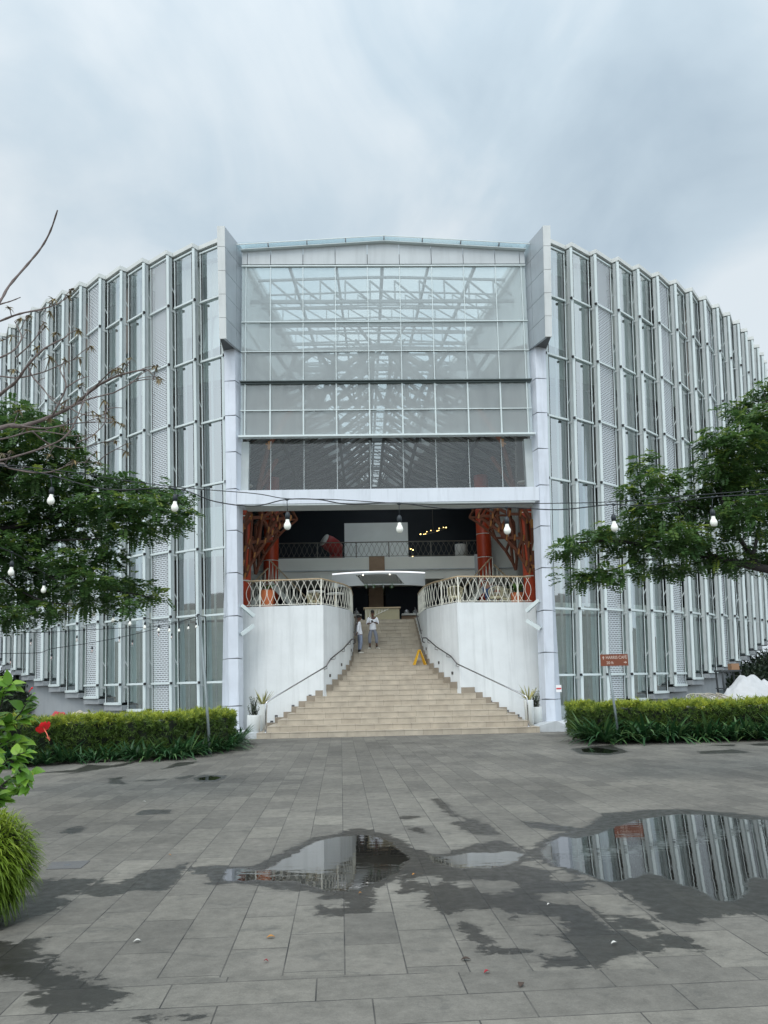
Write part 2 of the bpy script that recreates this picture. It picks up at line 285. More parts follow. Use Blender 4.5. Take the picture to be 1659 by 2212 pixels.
# stone paving; attribute 'wet' = signed distance into damp patches and one painted shade, 'pool' into standing water (metres)
def pavemat():
    mm = bpy.data.materials.new('stone_paving'); mm.use_nodes = True; t = mm.node_tree; p = t.nodes['Principled BSDF']; nn = t.nodes.new; lk = t.links.new
    def math_(op, a, b=None, c=None, clamp=False):
        x = nn('ShaderNodeMath'); x.operation = op; x.use_clamp = clamp
        for i, v in enumerate((a, b, c)):
            if v is None: continue
            if isinstance(v, (int, float)): x.inputs[i].default_value = v
            else: lk(v, x.inputs[i])
        return x.outputs[0]
    def mr(v, a, b, c_, d, sm=False):
        x = nn('ShaderNodeMapRange'); x.interpolation_type = 'SMOOTHSTEP' if sm else 'LINEAR'
        lk(v, x.inputs[0])
        for i, k in zip((1, 2, 3, 4), (a, b, c_, d)): x.inputs[i].default_value = k
        return x.outputs[0]
    def mixc(f, a, b):
        x = nn('ShaderNodeMix'); x.data_type = 'RGBA'
        if isinstance(f, (int, float)): x.inputs[0].default_value = f
        else: lk(f, x.inputs[0])
        for i, v in ((6, a), (7, b)):
            if isinstance(v, tuple): x.inputs[i].default_value = (*v, 1)
            else: lk(v, x.inputs[i])
        return x.outputs[2]
    g = nn('ShaderNodeNewGeometry'); pos = g.outputs['Position']
    def brick(rot, bw, rh, loc):
        mp = nn('ShaderNodeMapping'); mp.inputs['Rotation'].default_value = (0, 0, R(rot)); mp.inputs['Location'].default_value = loc; lk(pos, mp.inputs[0])
        b = nn('ShaderNodeTexBrick'); b.offset = 0.37; b.squash = 1; b.inputs['Scale'].default_value = 1; b.inputs['Brick Width'].default_value = bw; b.inputs['Row Height'].default_value = rh
        b.inputs['Mortar Size'].default_value = 0.0045; b.inputs['Mortar Smooth'].default_value = 0.4; b.inputs['Bias'].default_value = 0
        b.inputs['Color1'].default_value = (0, 0, 0, 1); b.inputs['Color2'].default_value = (1, 1, 1, 1); b.inputs['Mortar'].default_value = (0.3, 0.3, 0.3, 1); lk(mp.outputs[0], b.inputs[0]); return b
    A = brick(88.5, 0.70, 0.355, (0.1, 0.07, 0)); B = brick(-2.0, 0.80, 0.33, (0.3, 0.02, 0))
    sp = nn('ShaderNodeSeparateXYZ'); lk(pos, sp.inputs[0])
    sel = math_('LESS_THAN', math_('MULTIPLY_ADD', sp.outputs['X'], 0.035, sp.outputs['Y']), -22.20)
    tile = mixc(sel, A.outputs['Color'], B.outputs['Color']); joint = math_('ADD', math_('MULTIPLY', A.outputs['Fac'], math_('SUBTRACT', 1.0, sel)), math_('MULTIPLY', B.outputs['Fac'], sel))
    def noise(sc, det=6, ro=0.6, dist=0.0, stretch=None):
        n = nn('ShaderNodeTexNoise'); n.inputs['Scale'].default_value = sc; n.inputs['Detail'].default_value = det; n.inputs['Roughness'].default_value = ro; n.inputs['Distortion'].default_value = dist
        if stretch:
            mp = nn('ShaderNodeMapping'); mp.inputs['Scale'].default_value = stretch; lk(pos, mp.inputs[0]); lk(mp.outputs[0], n.inputs[0])
        else: lk(pos, n.inputs[0])
        return n.outputs['Fac']
    rg = nn('ShaderNodeRGBToBW'); lk(tile, rg.inputs[0]); tv = rg.outputs[0]
    cr_ = nn('ShaderNodeValToRGB'); lk(tv, cr_.inputs[0]); cr_.color_ramp.elements[0].color = (0.150, 0.143, 0.126, 1); cr_.color_ramp.elements[1].color = (0.222, 0.211, 0.182, 1)
    x = cr_.color_ramp.elements.new(0.5); x.color = (0.184, 0.175, 0.153, 1)
    big = mr(noise(0.35, 4, 0.5), 0.3, 0.7, 0.74, 1.2); fine = mr(noise(7, 10, 0.82), 0.25, 0.75, 0.60, 1.38); grit = mr(noise(90, 3, 0.8), 0.3, 0.7, 0.85, 1.15)
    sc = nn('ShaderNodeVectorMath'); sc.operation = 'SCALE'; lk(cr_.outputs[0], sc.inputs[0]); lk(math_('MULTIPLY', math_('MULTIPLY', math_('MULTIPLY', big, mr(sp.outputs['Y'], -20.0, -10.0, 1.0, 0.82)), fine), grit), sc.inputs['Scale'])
    col = sc.outputs[0]
    spots = mr(noise(3.2, 9, 0.75, 0.8, (1, 1.6, 1)), 0.55, 0.66, 0, 0.62); col = mixc(spots, col, (0.085, 0.085, 0.078))
    pale = mr(noise(1.3, 8, 0.7, 0.3), 0.55, 0.70, 0, 0.38); col = mixc(pale, col, (0.29, 0.27, 0.235)); specks = mr(noise(22, 6, 0.8), 0.66, 0.74, 0, 0.55); col = mixc(specks, col, (0.07, 0.068, 0.06))
    col = mixc(math_('MULTIPLY', joint, mr(noise(2.2, 3), 0.35, 0.65, 0.25, 0.95)), col, (0.035, 0.035, 0.035))
    wa = nn('ShaderNodeAttribute'); wa.attribute_name = 'wet'; pa = nn('ShaderNodeAttribute'); pa.attribute_name = 'pool'
    ragged = math_('MULTIPLY_ADD', noise(6.0, 10, 0.72, 0.6, (1, 1.5, 1)), 0.42, -0.185)
    tilt = math_('MULTIPLY_ADD', tv, 0.10, -0.05)
    wet = mr(math_('ADD', math_('ADD', wa.outputs['Fac'], ragged), tilt), -0.015, 0.02, 0, 1, True)
    pool = mr(math_('ADD', pa.outputs['Fac'], math_('MULTIPLY', ragged, 0.5)), -0.01, 0.03, 0, 1, True)
    damp = mr(math_('ADD', math_('ADD', wa.outputs['Fac'], ragged), tilt), -0.12, 0.02, 0, 0.16, True); dc = nn('ShaderNodeVectorMath'); dc.operation = 'SCALE'; lk(col, dc.inputs[0]); lk(math_('SUBTRACT', 1.0, damp), dc.inputs['Scale']); col = dc.outputs[0]
    wetc = nn('ShaderNodeVectorMath'); wetc.operation = 'SCALE'; lk(col, wetc.inputs[0]); wetc.inputs['Scale'].default_value = 0.25
    col = mixc(wet, col, wetc.outputs[0]); pcol = nn('ShaderNodeVectorMath'); pcol.operation = 'SCALE'; lk(col, pcol.inputs[0]); pcol.inputs['Scale'].default_value = 0.5; col = mixc(pool, col, pcol.outputs[0])
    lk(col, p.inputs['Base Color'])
    ro = math_('SUBTRACT', mr(noise(12, 5), 0.3, 0.7, 0.62, 0.85), math_('MULTIPLY', wet, 0.36)); ro2 = math_('ADD', math_('MULTIPLY', ro, math_('SUBTRACT', 1.0, pool)), math_('MULTIPLY', pool, 0.012)); lk(ro2, p.inputs['Roughness'])
    lk(math_('MULTIPLY_ADD', pool, 0.75, 0.35), p.inputs['Specular IOR Level'])
    h = math_('ADD', math_('MULTIPLY', noise(60, 6, 0.7), 0.35), math_('MULTIPLY', math_('SUBTRACT', 1.0, joint), 0.9)); h = math_('ADD', h, math_('MULTIPLY', tv, 0.6))
    dry = math_('SUBTRACT', 1.0, pool)
    bu = nn('ShaderNodeBump'); bu.inputs['Distance'].default_value = 0.006; lk(math_('MULTIPLY', dry, 0.7), bu.inputs['Strength']); lk(h, bu.inputs['Height'])
    rip = nn('ShaderNodeBump'); rip.inputs['Distance'].default_value = 0.0012; lk(math_('MULTIPLY', pool, 0.5), rip.inputs['Strength']); lk(noise(3.5, 3, 0.5, 0.0, (1, 2.5, 1)), rip.inputs['Height']); lk(bu.outputs[0], rip.inputs['Normal'])
    lk(rip.outputs[0], p.inputs['Normal'])
    M['stone_paving'] = mm
pavemat()

# ------------------------------------------------------------------ mesh helpers
class MB:
    def __init__(s): s.v = []; s.f = []; s.sm = []; s.uv = None
    def add(s, vs, fs, sm=False):
        o = len(s.v); s.v += [tuple(float(c) for c in v) for v in vs]; s.f += [tuple(o+i for i in f) for f in fs]; s.sm += [sm]*len(fs); return s
    def box(s, a, b):
        x0, y0, z0 = a; x1, y1, z1 = b
        return s.add([(x0,y0,z0),(x1,y0,z0),(x1,y1,z0),(x0,y1,z0),(x0,y0,z1),(x1,y0,z1),(x1,y1,z1),(x0,y1,z1)], [(0,3,2,1),(4,5,6,7),(0,1,5,4),(1,2,6,5),(2,3,7,6),(3,0,4,7)])
    def hexa(s, lo, hi):                      # two matching quads or n-gons
        n = len(lo); return s.add(list(lo)+list(hi), [tuple(range(n-1, -1, -1)), tuple(range(n, 2*n))]+[(i, (i+1) % n, n+(i+1) % n, n+i) for i in range(n)])
    def beam(s, p0, p1, wd, ht, up=(0, 0, 1)):
        p0 = Vector(p0); p1 = Vector(p1); d = (p1-p0).normalized(); u = Vector(up); sd = d.cross(u)
        if sd.length < 1e-4: sd = d.cross(Vector((0, 1, 0)))
        sd.normalize(); u = sd.cross(d).normalized(); a = sd*wd/2; b = u*ht/2
        return s.hexa([p0-a-b, p0+a-b, p0+a+b, p0-a+b], [p1-a-b, p1+a-b, p1+a+b, p1-a+b])
    def tube(s, pts, rad, n=8, cap=True):
        pts = [Vector(p) for p in pts]; k = len(pts)
        if isinstance(rad, (int, float)): rad = [rad]*k
        vs = []; ref = None
        for i, p in enumerate(pts):
            d = (pts[min(i+1, k-1)]-pts[max(i-1, 0)])
            d = d.normalized() if d.length > 1e-9 else Vector((0, 0, 1))
            if ref is None: ref = d.orthogonal().normalized()
            ref = (ref-d*ref.dot(d)); ref = ref.normalized() if ref.length > 1e-6 else d.orthogonal().normalized()
            b = d.cross(ref)
            r = rad[i]; rx, ry = (r if isinstance(r, tuple) else (r, r))
            vs += [p+ref*math.cos(2*pi*j/n)*rx+b*math.sin(2*pi*j/n)*ry for j in range(n)]
        fs = [(i*n+j, i*n+(j+1) % n, (i+1)*n+(j+1) % n, (i+1)*n+j) for i in range(k-1) for j in range(n)]
        if cap: fs += [tuple(range(n-1, -1, -1)), tuple((k-1)*n+j for j in range(n))]
        return s.add(vs, fs, True)
    def lathe(s, prof, c, n=24, cap=True):    # prof: (radius, z)
        vs = [(c[0]+r*math.cos(2*pi*j/n), c[1]+r*math.sin(2*pi*j/n), c[2]+z) for r, z in prof for j in range(n)]; k = len(prof)
        fs = [(i*n+j, i*n+(j+1) % n, (i+1)*n+(j+1) % n, (i+1)*n+j) for i in range(k-1) for j in range(n)]
        if cap: fs += [tuple(range(n-1, -1, -1)), tuple((k-1)*n+j for j in range(n))]
        return s.add(vs, fs, True)
    def ball(s, c, r, n=12, k=8):
        rx, ry, rz = r if isinstance(r, tuple) else (r, r, r)
        vs = [(c[0], c[1], c[2]-rz)]+[(c[0]+rx*math.sin(pi*i/k)*math.cos(2*pi*j/n), c[1]+ry*math.sin(pi*i/k)*math.sin(2*pi*j/n), c[2]-rz*math.cos(pi*i/k)) for i in range(1, k) for j in range(n)]+[(c[0], c[1], c[2]+rz)]
        fs = [(0, 1+(j+1) % n, 1+j) for j in range(n)]+[(1+(i-1)*n+j, 1+(i-1)*n+(j+1) % n, 1+i*n+(j+1) % n, 1+i*n+j) for i in range(1, k-1) for j in range(n)]+[(1+(k-2)*n+j, 1+(k-2)*n+(j+1) % n, len(vs)-1) for j in range(n)]
        return s.add(vs, fs, True)
    def build(s, name, m_, parent=None, uv=None):
        me = bpy.data.meshes.new(name); me.from_pydata(s.v, [], s.f); me.materials.append(M[m_]); me.polygons.foreach_set('use_smooth', s.sm)
        if uv:
            l = me.uv_layers.new(name='UVMap'); l.data.foreach_set('uv', [c for f in s.f for i in f for c in uv[i]])
        me.update(); o = bpy.data.objects.new(name, me); COL.objects.link(o)
        if parent is not None: o.parent = parent; o.matrix_parent_inverse = parent.matrix_basis.inverted()
        return o
def tag(o, label=None, cat=None, group=None, kind=None):
    if label: o['label'] = label
    if cat: o['category'] = cat
    if group: o['group'] = group
    if kind: o['kind'] = kind
    return o
def thing(name, loc, label, cat, group=None):
    o = bpy.data.objects.new(name, None); COL.objects.link(o); o.location = tuple(float(c) for c in loc); o.empty_display_size = 0.2
    return tag(o, label, cat, group)
def copy_tree(o, parent=None, loc=None, label=None, rz=None, sc=None):
    c_ = o.copy(); COL.objects.link(c_)
    if parent is not None: c_.parent = parent
    for ch in o.children: copy_tree(ch, c_)
    if loc is not None: c_.location = tuple(float(x) for x in loc)
    if rz is not None: c_.rotation_euler = (0, 0, rz)
    if sc is not None: c_.scale = (sc, sc, sc)
    if label: c_['label'] = label
    return c_
def leafobj(name, V, nper, m_, tint, parent=None, faces=None):
    """V: (n, nper, 3) leaf vertices; faces: index tuples inside one leaf (default one polygon)"""
    V = np.asarray(V, dtype=np.float32); n = len(V); faces = faces or [tuple(range(nper))]
    me = bpy.data.meshes.new(name); me.vertices.add(n*nper); me.vertices.foreach_set('co', V.reshape(-1))
    ls = sum(len(f) for f in faces); flat = np.concatenate([np.array(f) for f in faces])
    me.loops.add(n*ls); me.loops.foreach_set('vertex_index', (np.arange(n)[:, None]*nper+flat[None, :]).astype(np.int32).reshape(-1))
    st = np.cumsum([0]+[len(f) for f in faces])[:-1]; me.polygons.add(n*len(faces))
    me.polygons.foreach_set('loop_start', (np.arange(n)[:, None]*ls+st[None, :]).astype(np.int32).reshape(-1))
    me.polygons.foreach_set('loop_total', np.tile(np.array([len(f) for f in faces], dtype=np.int32), n))
    me.update(calc_edges=True)
    at_ = me.attributes.new('tint', 'FLOAT', 'FACE'); at_.data.foreach_set('value', np.repeat(np.clip(tint, 0, 1).astype(np.float32), len(faces)))
    me.materials.append(M[m_]); o = bpy.data.objects.new(name, me); COL.objects.link(o)
    if parent is not None: o.parent = parent; o.matrix_parent_inverse = parent.matrix_basis.inverted()
    return o
def unit(a): return a/np.maximum(np.linalg.norm(a, axis=-1, keepdims=True), 1e-9)
def diamonds(c_, d, nrm, ln, wd):             # flat pointed leaves
    d = unit(d); s = unit(np.cross(d, nrm)); ln = np.reshape(ln, (-1, 1)); wd = np.reshape(wd, (-1, 1))
    return np.stack([c_, c_+d*ln*0.45+s*wd*0.5, c_+d*ln, c_+d*ln*0.45-s*wd*0.5], axis=1)
def blades(c_, d, ln, wd, droop, seg=4):      # arching strap leaves, ribbon of quads
    n = len(c_); up = np.array([0, 0, 1.0]); d = unit(d); s = unit(np.cross(d, up)+1e-5); ln = np.reshape(ln, (-1, 1)); wd = np.reshape(wd, (-1, 1)); droop = np.reshape(droop, (-1, 1)); P = []
    for i in range(seg+1):
        t = i/seg; ctr = c_+d*ln*t-up*droop*t*t*ln; w_ = wd*0.5*(1-t**2.2)*(0.55+0.9*min(t*2, 1)*0.5)+0.0008
        P += [ctr-s*w_, ctr+s*w_]
    return np.stack(P, axis=1), [(2*i, 2*i+1, 2*i+3, 2*i+2) for i in range(seg)]

# ------------------------------------------------------------------ ground, with damp patches, painted bush shade and pools
r8 = lambda x, y: (493.7+.7024*x, 1700.7+.7024*y)
r7 = lambda x, y: (x*.2977, 1399+.2977*y)
r5 = lambda x, y: (x*.2977, 1947.6+.2977*y)
r6 = lambda x, y: (1206.9+.2725*x, 1344+.2725*y)
def poly(f, pts): return np.array([onz(*f(*p))[:2] for p in pts])
POOLS = [poly(r8, [(150,232),(215,200),(255,172),(330,153),(400,146),(445,148),(500,168),(525,195),(560,215),(535,235),(520,262),(450,296),(380,320),(300,318),(205,290),(100,286),(-10,290),(-10,252),(60,248),(100,262)]),
         poly(r8, [(610,208),(680,212),(745,200),(810,202),(860,195),(905,205),(880,235),(800,250),(700,248),(630,232)]),
         poly(r8, [(960,205),(985,170),(1030,150),(1065,158),(1130,145),(1190,122),(1270,97),(1380,83),(1500,85),(1580,98),(1659,100),(1760,120),(1760,330),(1659,282),(1600,275),(1590,330),(1560,352),(1500,348),(1440,312),(1380,292),(1300,262),(1235,280),(1180,292),(1110,270),(1060,250),(1000,240)]),
         poly(r6, [(180,1005),(300,992),(480,1020),(400,1040),(200,1030)]), poly(r7, [(1440,945),(1530,930),(1610,940),(1560,960),(1450,962)]),
         poly(r7, [(2000,1630),(2060,1600),(2180,1612),(2180,1690),(2060,1690)])]
WETS_AND_SHADE = [poly(r8, [(80,238),(205,180),(250,160),(320,146),(395,128),(470,140),(520,165),(560,186),(640,205),(735,186),(830,160),(870,175),(930,215),(990,235),(1050,262),(1120,280),(1200,320),(1300,370),(1345,412),(1440,418),(1500,385),(1600,385),(1680,412),(1760,430),(1760,90),(1659,92),(1560,80),(1400,68),(1300,70),(1150,82),(1090,128),(1010,148),(960,190),(900,205),(880,240),(800,255),(700,255),(640,245),(560,240),(552,320),(545,262),(500,280),(440,300),(424,390),(290,390),(290,330),(240,322),(160,310),(20,290),(-60,300),(-60,245),(60,246)]),
        poly(r8, [(560,240),(700,250),(800,255),(900,240),(1000,262),(1080,275),(1130,300),(1060,330),(1000,332),(1090,372),(1140,402),(1180,440),(1300,495),(1150,512),(1140,545),(990,547),(950,512),(790,516),(740,450),(700,400),(620,345),(640,318),(550,300),(545,258)]),
        poly(r8, [(700,110),(760,95),(830,150),(760,140)]), poly(r8, [(900,106),(980,112),(1090,128),(1030,136),(930,122)]), poly(r8, [(535,92),(555,86),(568,92),(545,98)]), poly(r8, [(545,120),(600,125),(622,146),(570,138)]),
        poly(r8, [(640,35),(700,80),(740,98),(690,88)]), poly(r8, [(1340,458),(1380,460),(1425,495),(1365,488)]), poly(r8, [(1190,402),(1250,405),(1300,435),(1230,425)]),
        poly(r7, [(235,1680),(700,1680),(660,1730),(900,1722),(1060,1640),(1120,1612),(1250,1595),(1380,1550),(1290,1640),(1265,1690),(1180,1762),(1128,1800),(1140,1765),(950,1760),(780,1795),(600,1770),(300,1792),(200,1800)]),
        poly(r7, [(438,1340),(480,1310),(560,1300),(640,1306),(600,1335),(540,1350),(450,1352)]), poly(r7, [(1010,1210),(1060,1182),(1240,1178),(1200,1206)]),
        poly(r7, [(1450,1600),(1590,1595),(1690,1610),(2200,1612),(2200,1700),(1600,1690),(1500,1670),(1530,1640),(1420,1635)]),
        poly(r7, [(300,908),(560,885),(640,850),(800,858),(1000,826),(900,856),(640,896),(450,925),(560,902)]), poly(r7, [(780,950),(900,935),(870,955),(900,990),(800,985)]), poly(r7, [(980,968),(1200,955),(1100,968)]), poly(r7, [(1180,880),(1300,835),(1450,825),(1300,862)]), poly(r7, [(1280,945),(1400,925),(1320,965)]), poly(r7, [(1430,970),(1470,925),(1620,930),(1560,970)]),
        poly(r6, [(100,1005),(300,980),(420,975),(560,1028),(400,1055),(180,1045)]), poly(r6, [(1110,1025),(1400,1008),(1510,1035),(1130,1045)]), poly(r6, [(1500,965),(1659,960),(1659,980),(1560,978)]), poly(r6, [(1180,975),(1400,970),(1380,985)]),
        poly(r5, [(-400,255),(0,285),(90,290),(130,295),(250,275),(235,295),(195,320),(215,347),(140,340),(205,375),(280,440),(370,450),(420,500),(520,530),(560,560),(640,600),(760,618),(740,650),(830,690),(690,670),(745,738),(640,695),(520,690),(435,705),(460,745),(565,788),(480,790),(400,775),(340,712),(420,650),(340,640),(290,625),(200,590),(0,530),(-400,480)]),
        poly(r5, [(-400,220),(0,210),(120,160),(290,90),(460,20),(480,0),(300,-60),(-400,-60)]), poly(r5, [(300,395),(520,470),(640,535),(770,598),(600,515),(420,445)]), poly(r5, [(990,815),(1130,850),(1060,845)]), poly(r5, [(1290,820),(1500,855),(1380,845)])]  # first outline: wet ground plus the bush's shade, painted in the same damp colour
DRY = [((805,305), .16), ((775,400), .22), ((840,440), .18), ((955,420), .17), ((985,490), .13), ((860,302), .07), ((1025,275), .12), ((1010,338), .12), ((720,300), .12), ((610,285), .16), ((330,362), .13), ((880,470), .16)]
def sdist(P, poly_):
    out_ = np.full(len(P), 9.0); lo = poly_.min(0)-0.6; hi = poly_.max(0)+0.6
    ix = np.where((P[:, 0] > lo[0]) & (P[:, 0] < hi[0]) & (P[:, 1] > lo[1]) & (P[:, 1] < hi[1]))[0]
    if not len(ix): return -out_
    Q = P[ix]; ins = np.zeros(len(Q), bool); dm = np.full(len(Q), 9.0)
    for a, b in zip(poly_, np.roll(poly_, -1, 0)):
        ab = b-a; t = np.clip(((Q-a)@ab)/max(ab@ab, 1e-9), 0, 1); dm = np.minimum(dm, np.linalg.norm(Q-(a+t[:, None]*ab), axis=1))
        cr2 = ((a[1] > Q[:, 1]) != (b[1] > Q[:, 1])); ins ^= cr2 & (Q[:, 0] < (b[0]-a[0])*(Q[:, 1]-a[1])/((b[1]-a[1]) if abs(b[1]-a[1]) > 1e-9 else 1e-9)+a[0])
    out_[ix] = np.where(ins, -dm, dm); return -out_
def make_ground():
    xs = np.concatenate([[-500, -60], np.linspace(-13, 13, 400), [60, 500]]); ys = np.concatenate([[-500, -60, -30], -23.6+21.6*np.linspace(0, 1, 400)**1.25, [1.5, 60, 700]])
    X, Y = np.meshgrid(xs, ys); P = np.stack([X.ravel(), Y.ravel()], 1); nx = len(xs); ny = len(ys)
    wet = np.full(len(P), -1.0); pool = np.full(len(P), -1.0)
    for p in WETS_AND_SHADE: wet = np.maximum(wet, sdist(P, p))
    for p in POOLS: pool = np.maximum(pool, sdist(P, p))
    for (cxy, r_) in DRY:
        c_ = onz(*r8(*cxy))[:2]; wet = np.minimum(wet, np.where(pool > -0.05, 9, np.hypot((P[:, 0]-c_[0]), (P[:, 1]-c_[1])*0.8)-r_))
    wet = np.maximum(wet, pool+0.05)
    me = bpy.data.meshes.new('ground'); me.vertices.add(len(P)); me.vertices.foreach_set('co', np.column_stack([P, np.zeros(len(P))]).astype(np.float32).ravel())
    i = (np.arange(ny-1)[:, None]*nx+np.arange(nx-1)[None, :]).ravel(); q = np.stack([i, i+1, i+nx+1, i+nx], 1).astype(np.int32)
    me.loops.add(q.size); me.loops.foreach_set('vertex_index', q.ravel()); me.polygons.add(len(q)); me.polygons.foreach_set('loop_start', (np.arange(len(q))*4).astype(np.int32)); me.polygons.foreach_set('loop_total', np.full(len(q), 4, dtype=np.int32)); me.update(calc_edges=True)
    for nm, v in (('wet', wet), ('pool', pool)):
        a = me.attributes.new(nm, 'FLOAT', 'POINT'); a.data.foreach_set('value', np.clip(v, -1, 1).astype(np.float32))
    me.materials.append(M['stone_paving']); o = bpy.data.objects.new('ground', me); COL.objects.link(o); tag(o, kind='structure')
make_ground()

# ------------------------------------------------------------------ the round building
YC = 25.77
PH = [0, 15, 17.8, 20.7, 23.5, 26.5, 29.3, 32.3, 35, 38, 41, 44.5, 47, 52, 57, 60.5, 75, 180]; RT = [25.6, 25.55, 25.49, 25.38, 25.28, 25.2, 25.16, 25.13, 25.1, 25.07, 25.08, 25.1, 25.13, 25.16, 25.3, 25.42, 25.6, 25.6]
def rsurf(ph, z, dr=0.0):
    rt = np.interp(abs(ph), PH, RT); return rt-(rt-23.92)*(19.5-z)/17.53+dr
def PP(ph, z, dr=0.0):
    r = rsurf(ph, z, dr); a = R(ph); return Vector((r*math.sin(a), YC-r*math.cos(a), z))
def zbot(ph): return 0.22+0.0905*max(0, abs(ph)-17.0)
bld = thing('round_building', (0, YC, 0), 'round white building with a pleated glass facade around a tall central window', 'building')
TZ = [1.93, 4.44, 6.96, 9.49, 12.01, 14.55, 17.05]
ZT = 19.29
NB = 24
def bay(k, s):
    p0 = 17.8+2.88*k; p1 = p0+2.88-0.27        # peak, next valley
    zb = zbot(p0+1.3); P = lambda ph, z, dr=0.0: PP(s*ph, z, dr)
    isM = (k+2) % 3 == 0 and k > 0
    pk = lambda z, dr=0.0: P(p0, z, dr); vl = lambda z, dr=0.0: P(p1, z, -0.30+dr)
    zb0, zt = zb+0.05, ZT-0.02
    a0, a1 = pk(zb0), pk(zt); b0, b1 = vl(zb0), vl(zt)
    f = lambda A, B, t: A+(B-A)*t
    # the wide pane or mesh sheet, with a little thickness
    inn = Vector((0, YC, 0)); 
    def off(p, d_): q_ = Vector((p.x, p.y-YC, 0)).normalized(); return p+q_*d_
    A0, A1, B0, B1 = f(a0, b0, .05), f(a1, b1, .05), f(a0, b0, .955), f(a1, b1, .955)
    g = MB(); wl = (B0-A0).length; hl = (A1-A0).length
    g.add([A0, B0, B1, A1], [(0, 1, 2, 3) if s > 0 else (3, 2, 1, 0)])
    o = g.build('mesh_panel' if isM else 'glass_panel', 'ribbed_mesh' if isM else 'facade_glass', bld, uv=[(0, 0), (wl, 0), (wl, hl), (0, hl)])
    if isM:
        bk = MB(); bk.add([off(x_, -.22) for x_ in (A0, B0, B1, A1)], [(0, 1, 2, 3)]); bk.build('shaft_shade_sheet', 'shaft_shade', o)  # added grey sheet; its tone stands in for the shade of the open shaft
    fr = MB()
    fr.beam(off(pk(zb-.04), .02), off(pk(zt), .02), .105, .12, (0, -1, 0.02))                       # bright post on the fold
    fr.beam(f(a0, b0, .975), f(a1, b1, .975), .045, .07, (0, -1, 0))
    n_ = off(Vector((0, 0, 0)), 0)
    for z in TZ:
        if z > zb+.25: fr.beam(off(f(pk(z), vl(z), -.04), .07), off(f(pk(z), vl(z), .97), .07), .07, .075)
    fr.beam(off(f(pk(zb), vl(zb), -.03), .05), off(f(pk(zb), vl(zb), 1.0), .05), .09, .10)
    fr.beam(off(f(pk(zt-.08), vl(zt-.08), 0), .03), off(f(pk(zt-.08), vl(zt-.08), 1.0), .03), .05, .07)
    fro = fr.build('frame', 'white_metal', o)
    dk = MB()
    dk.beam(f(a0, b0, .105), f(a1, b1, .105), .022, .05, (0, -1, 0)); dk.beam(f(a0, b0, .945), f(a1, b1, .945), .02, .05, (0, -1, 0))
    for z in TZ:
        if z > zb+.25: dk.beam(off(f(pk(z), vl(z), -.095), .07), off(f(pk(z), vl(z), -.04), .07), .085, .09)
    dk.build('gasket', 'black_rubber', o)
    # set-back return towards the entrance: pilaster, dark slot, horizontal ties
    v0 = p0-0.27; rr = MB()
    q0, q1 = P(v0, zb0, -.30), P(v0, zt, -.30)
    rr.hexa([f(a0, q0, .22), f(a0, q0, .62), off(f(a0, q0, .62), -.05)+(b0-a0)*.05, f(a0, q0, .22)+(b0-a0)*.05], [f(a1, q1, .22), f(a1, q1, .62), off(f(a1, q1, .62), -.05)+(b1-a1)*.05, f(a1, q1, .22)+(b1-a1)*.05])
    for z in TZ:
        if z > zb+.25: rr.beam(P(v0-.05, z-.1, -.33), P(p0, z-.1, -.08), .06, .09)
        if z > zb+.25 and k >= 0: rr.beam(P(v0-.1, z+.55, -.36), P(p0-.02, z+1.05, -.12), .03, .04)
    rr.build('return_pilaster', 'trim_metal', bld)
    # mullion standing behind the glass
    if not isM:
        im = MB(); im.beam(P(p0+.9, zb0, -.85), P(p0+.9, zt, -.85), .12, .16, (0, -1, 0)); im.beam(P(p0+1.9, zb0, -.65), P(p0+1.9, zt, -.65), .08, .10, (0, -1, 0)); im.build('inner_mullion', 'trim_metal', bld)
        if random.random() < .75:
            za_ = random.choice((15.9, 16.6, 17.1, 14.8)); pa_, pb_ = (p0+.2, p0+random.choice((1.3, 2.3))); cu2 = MB(); nn_ = 10
            cu2.add([P(pa_+(pb_-pa_)*i/nn_, z_, -.62-.05*(i % 2)) for i in range(nn_+1) for z_ in (za_, 18.9)], [(2*i, 2*i+2, 2*i+3, 2*i+1) for i in range(nn_)]); cu2.build('curtain', 'curtain_pink' if (s < 0 and k > 1) or random.random() < .2 else 'curtain_pale', bld)
    # coping on the zigzag
    cp = MB()
    def cap(A, B, B2, A2, z0, z1):
        lo = [A.copy(), B.copy(), B2.copy(), A2.copy()]; hi = [x.copy() for x in lo]
        for x in lo: x.z = z0
        for x in hi: x.z = z1
        cp.hexa(lo, hi)
    za = 19.315
    cap(P(p0, za, .12), P(p1, za, -.18), P(p1, za, -.75), P(p0, za, -.75), za, 19.5)
    cap(P(v0+.02, za, -.18), P(p0-.004, za, .12), P(p0-.004, za, -.75), P(v0+.02, za, -.75), za, 19.497)
    cp.build('coping', 'coping', bld)
    # concrete ledge under the bay
    lg = MB()
    def slab(A, B, B2, A2, z0, z1):
        lo = [A.copy(), B.copy(), B2.copy(), A2.copy()]; hi = [x.copy() for x in lo]
        for x in lo: x.z = z0
        for x in hi: x.z = z1
        lg.hexa(lo, hi)
    slab(P(p0-.25, zb, .02), P(p1+.02, zb, -.24), P(p1+.02, zb, -1.3), P(p0-.25, zb, -1.3), max(zb-.26, .01), zb-.07)
    lg.build('ledge', 'plinth_grey', bld)
for s in (-1, 1):
    for k in range(-1, NB): bay(k, s)
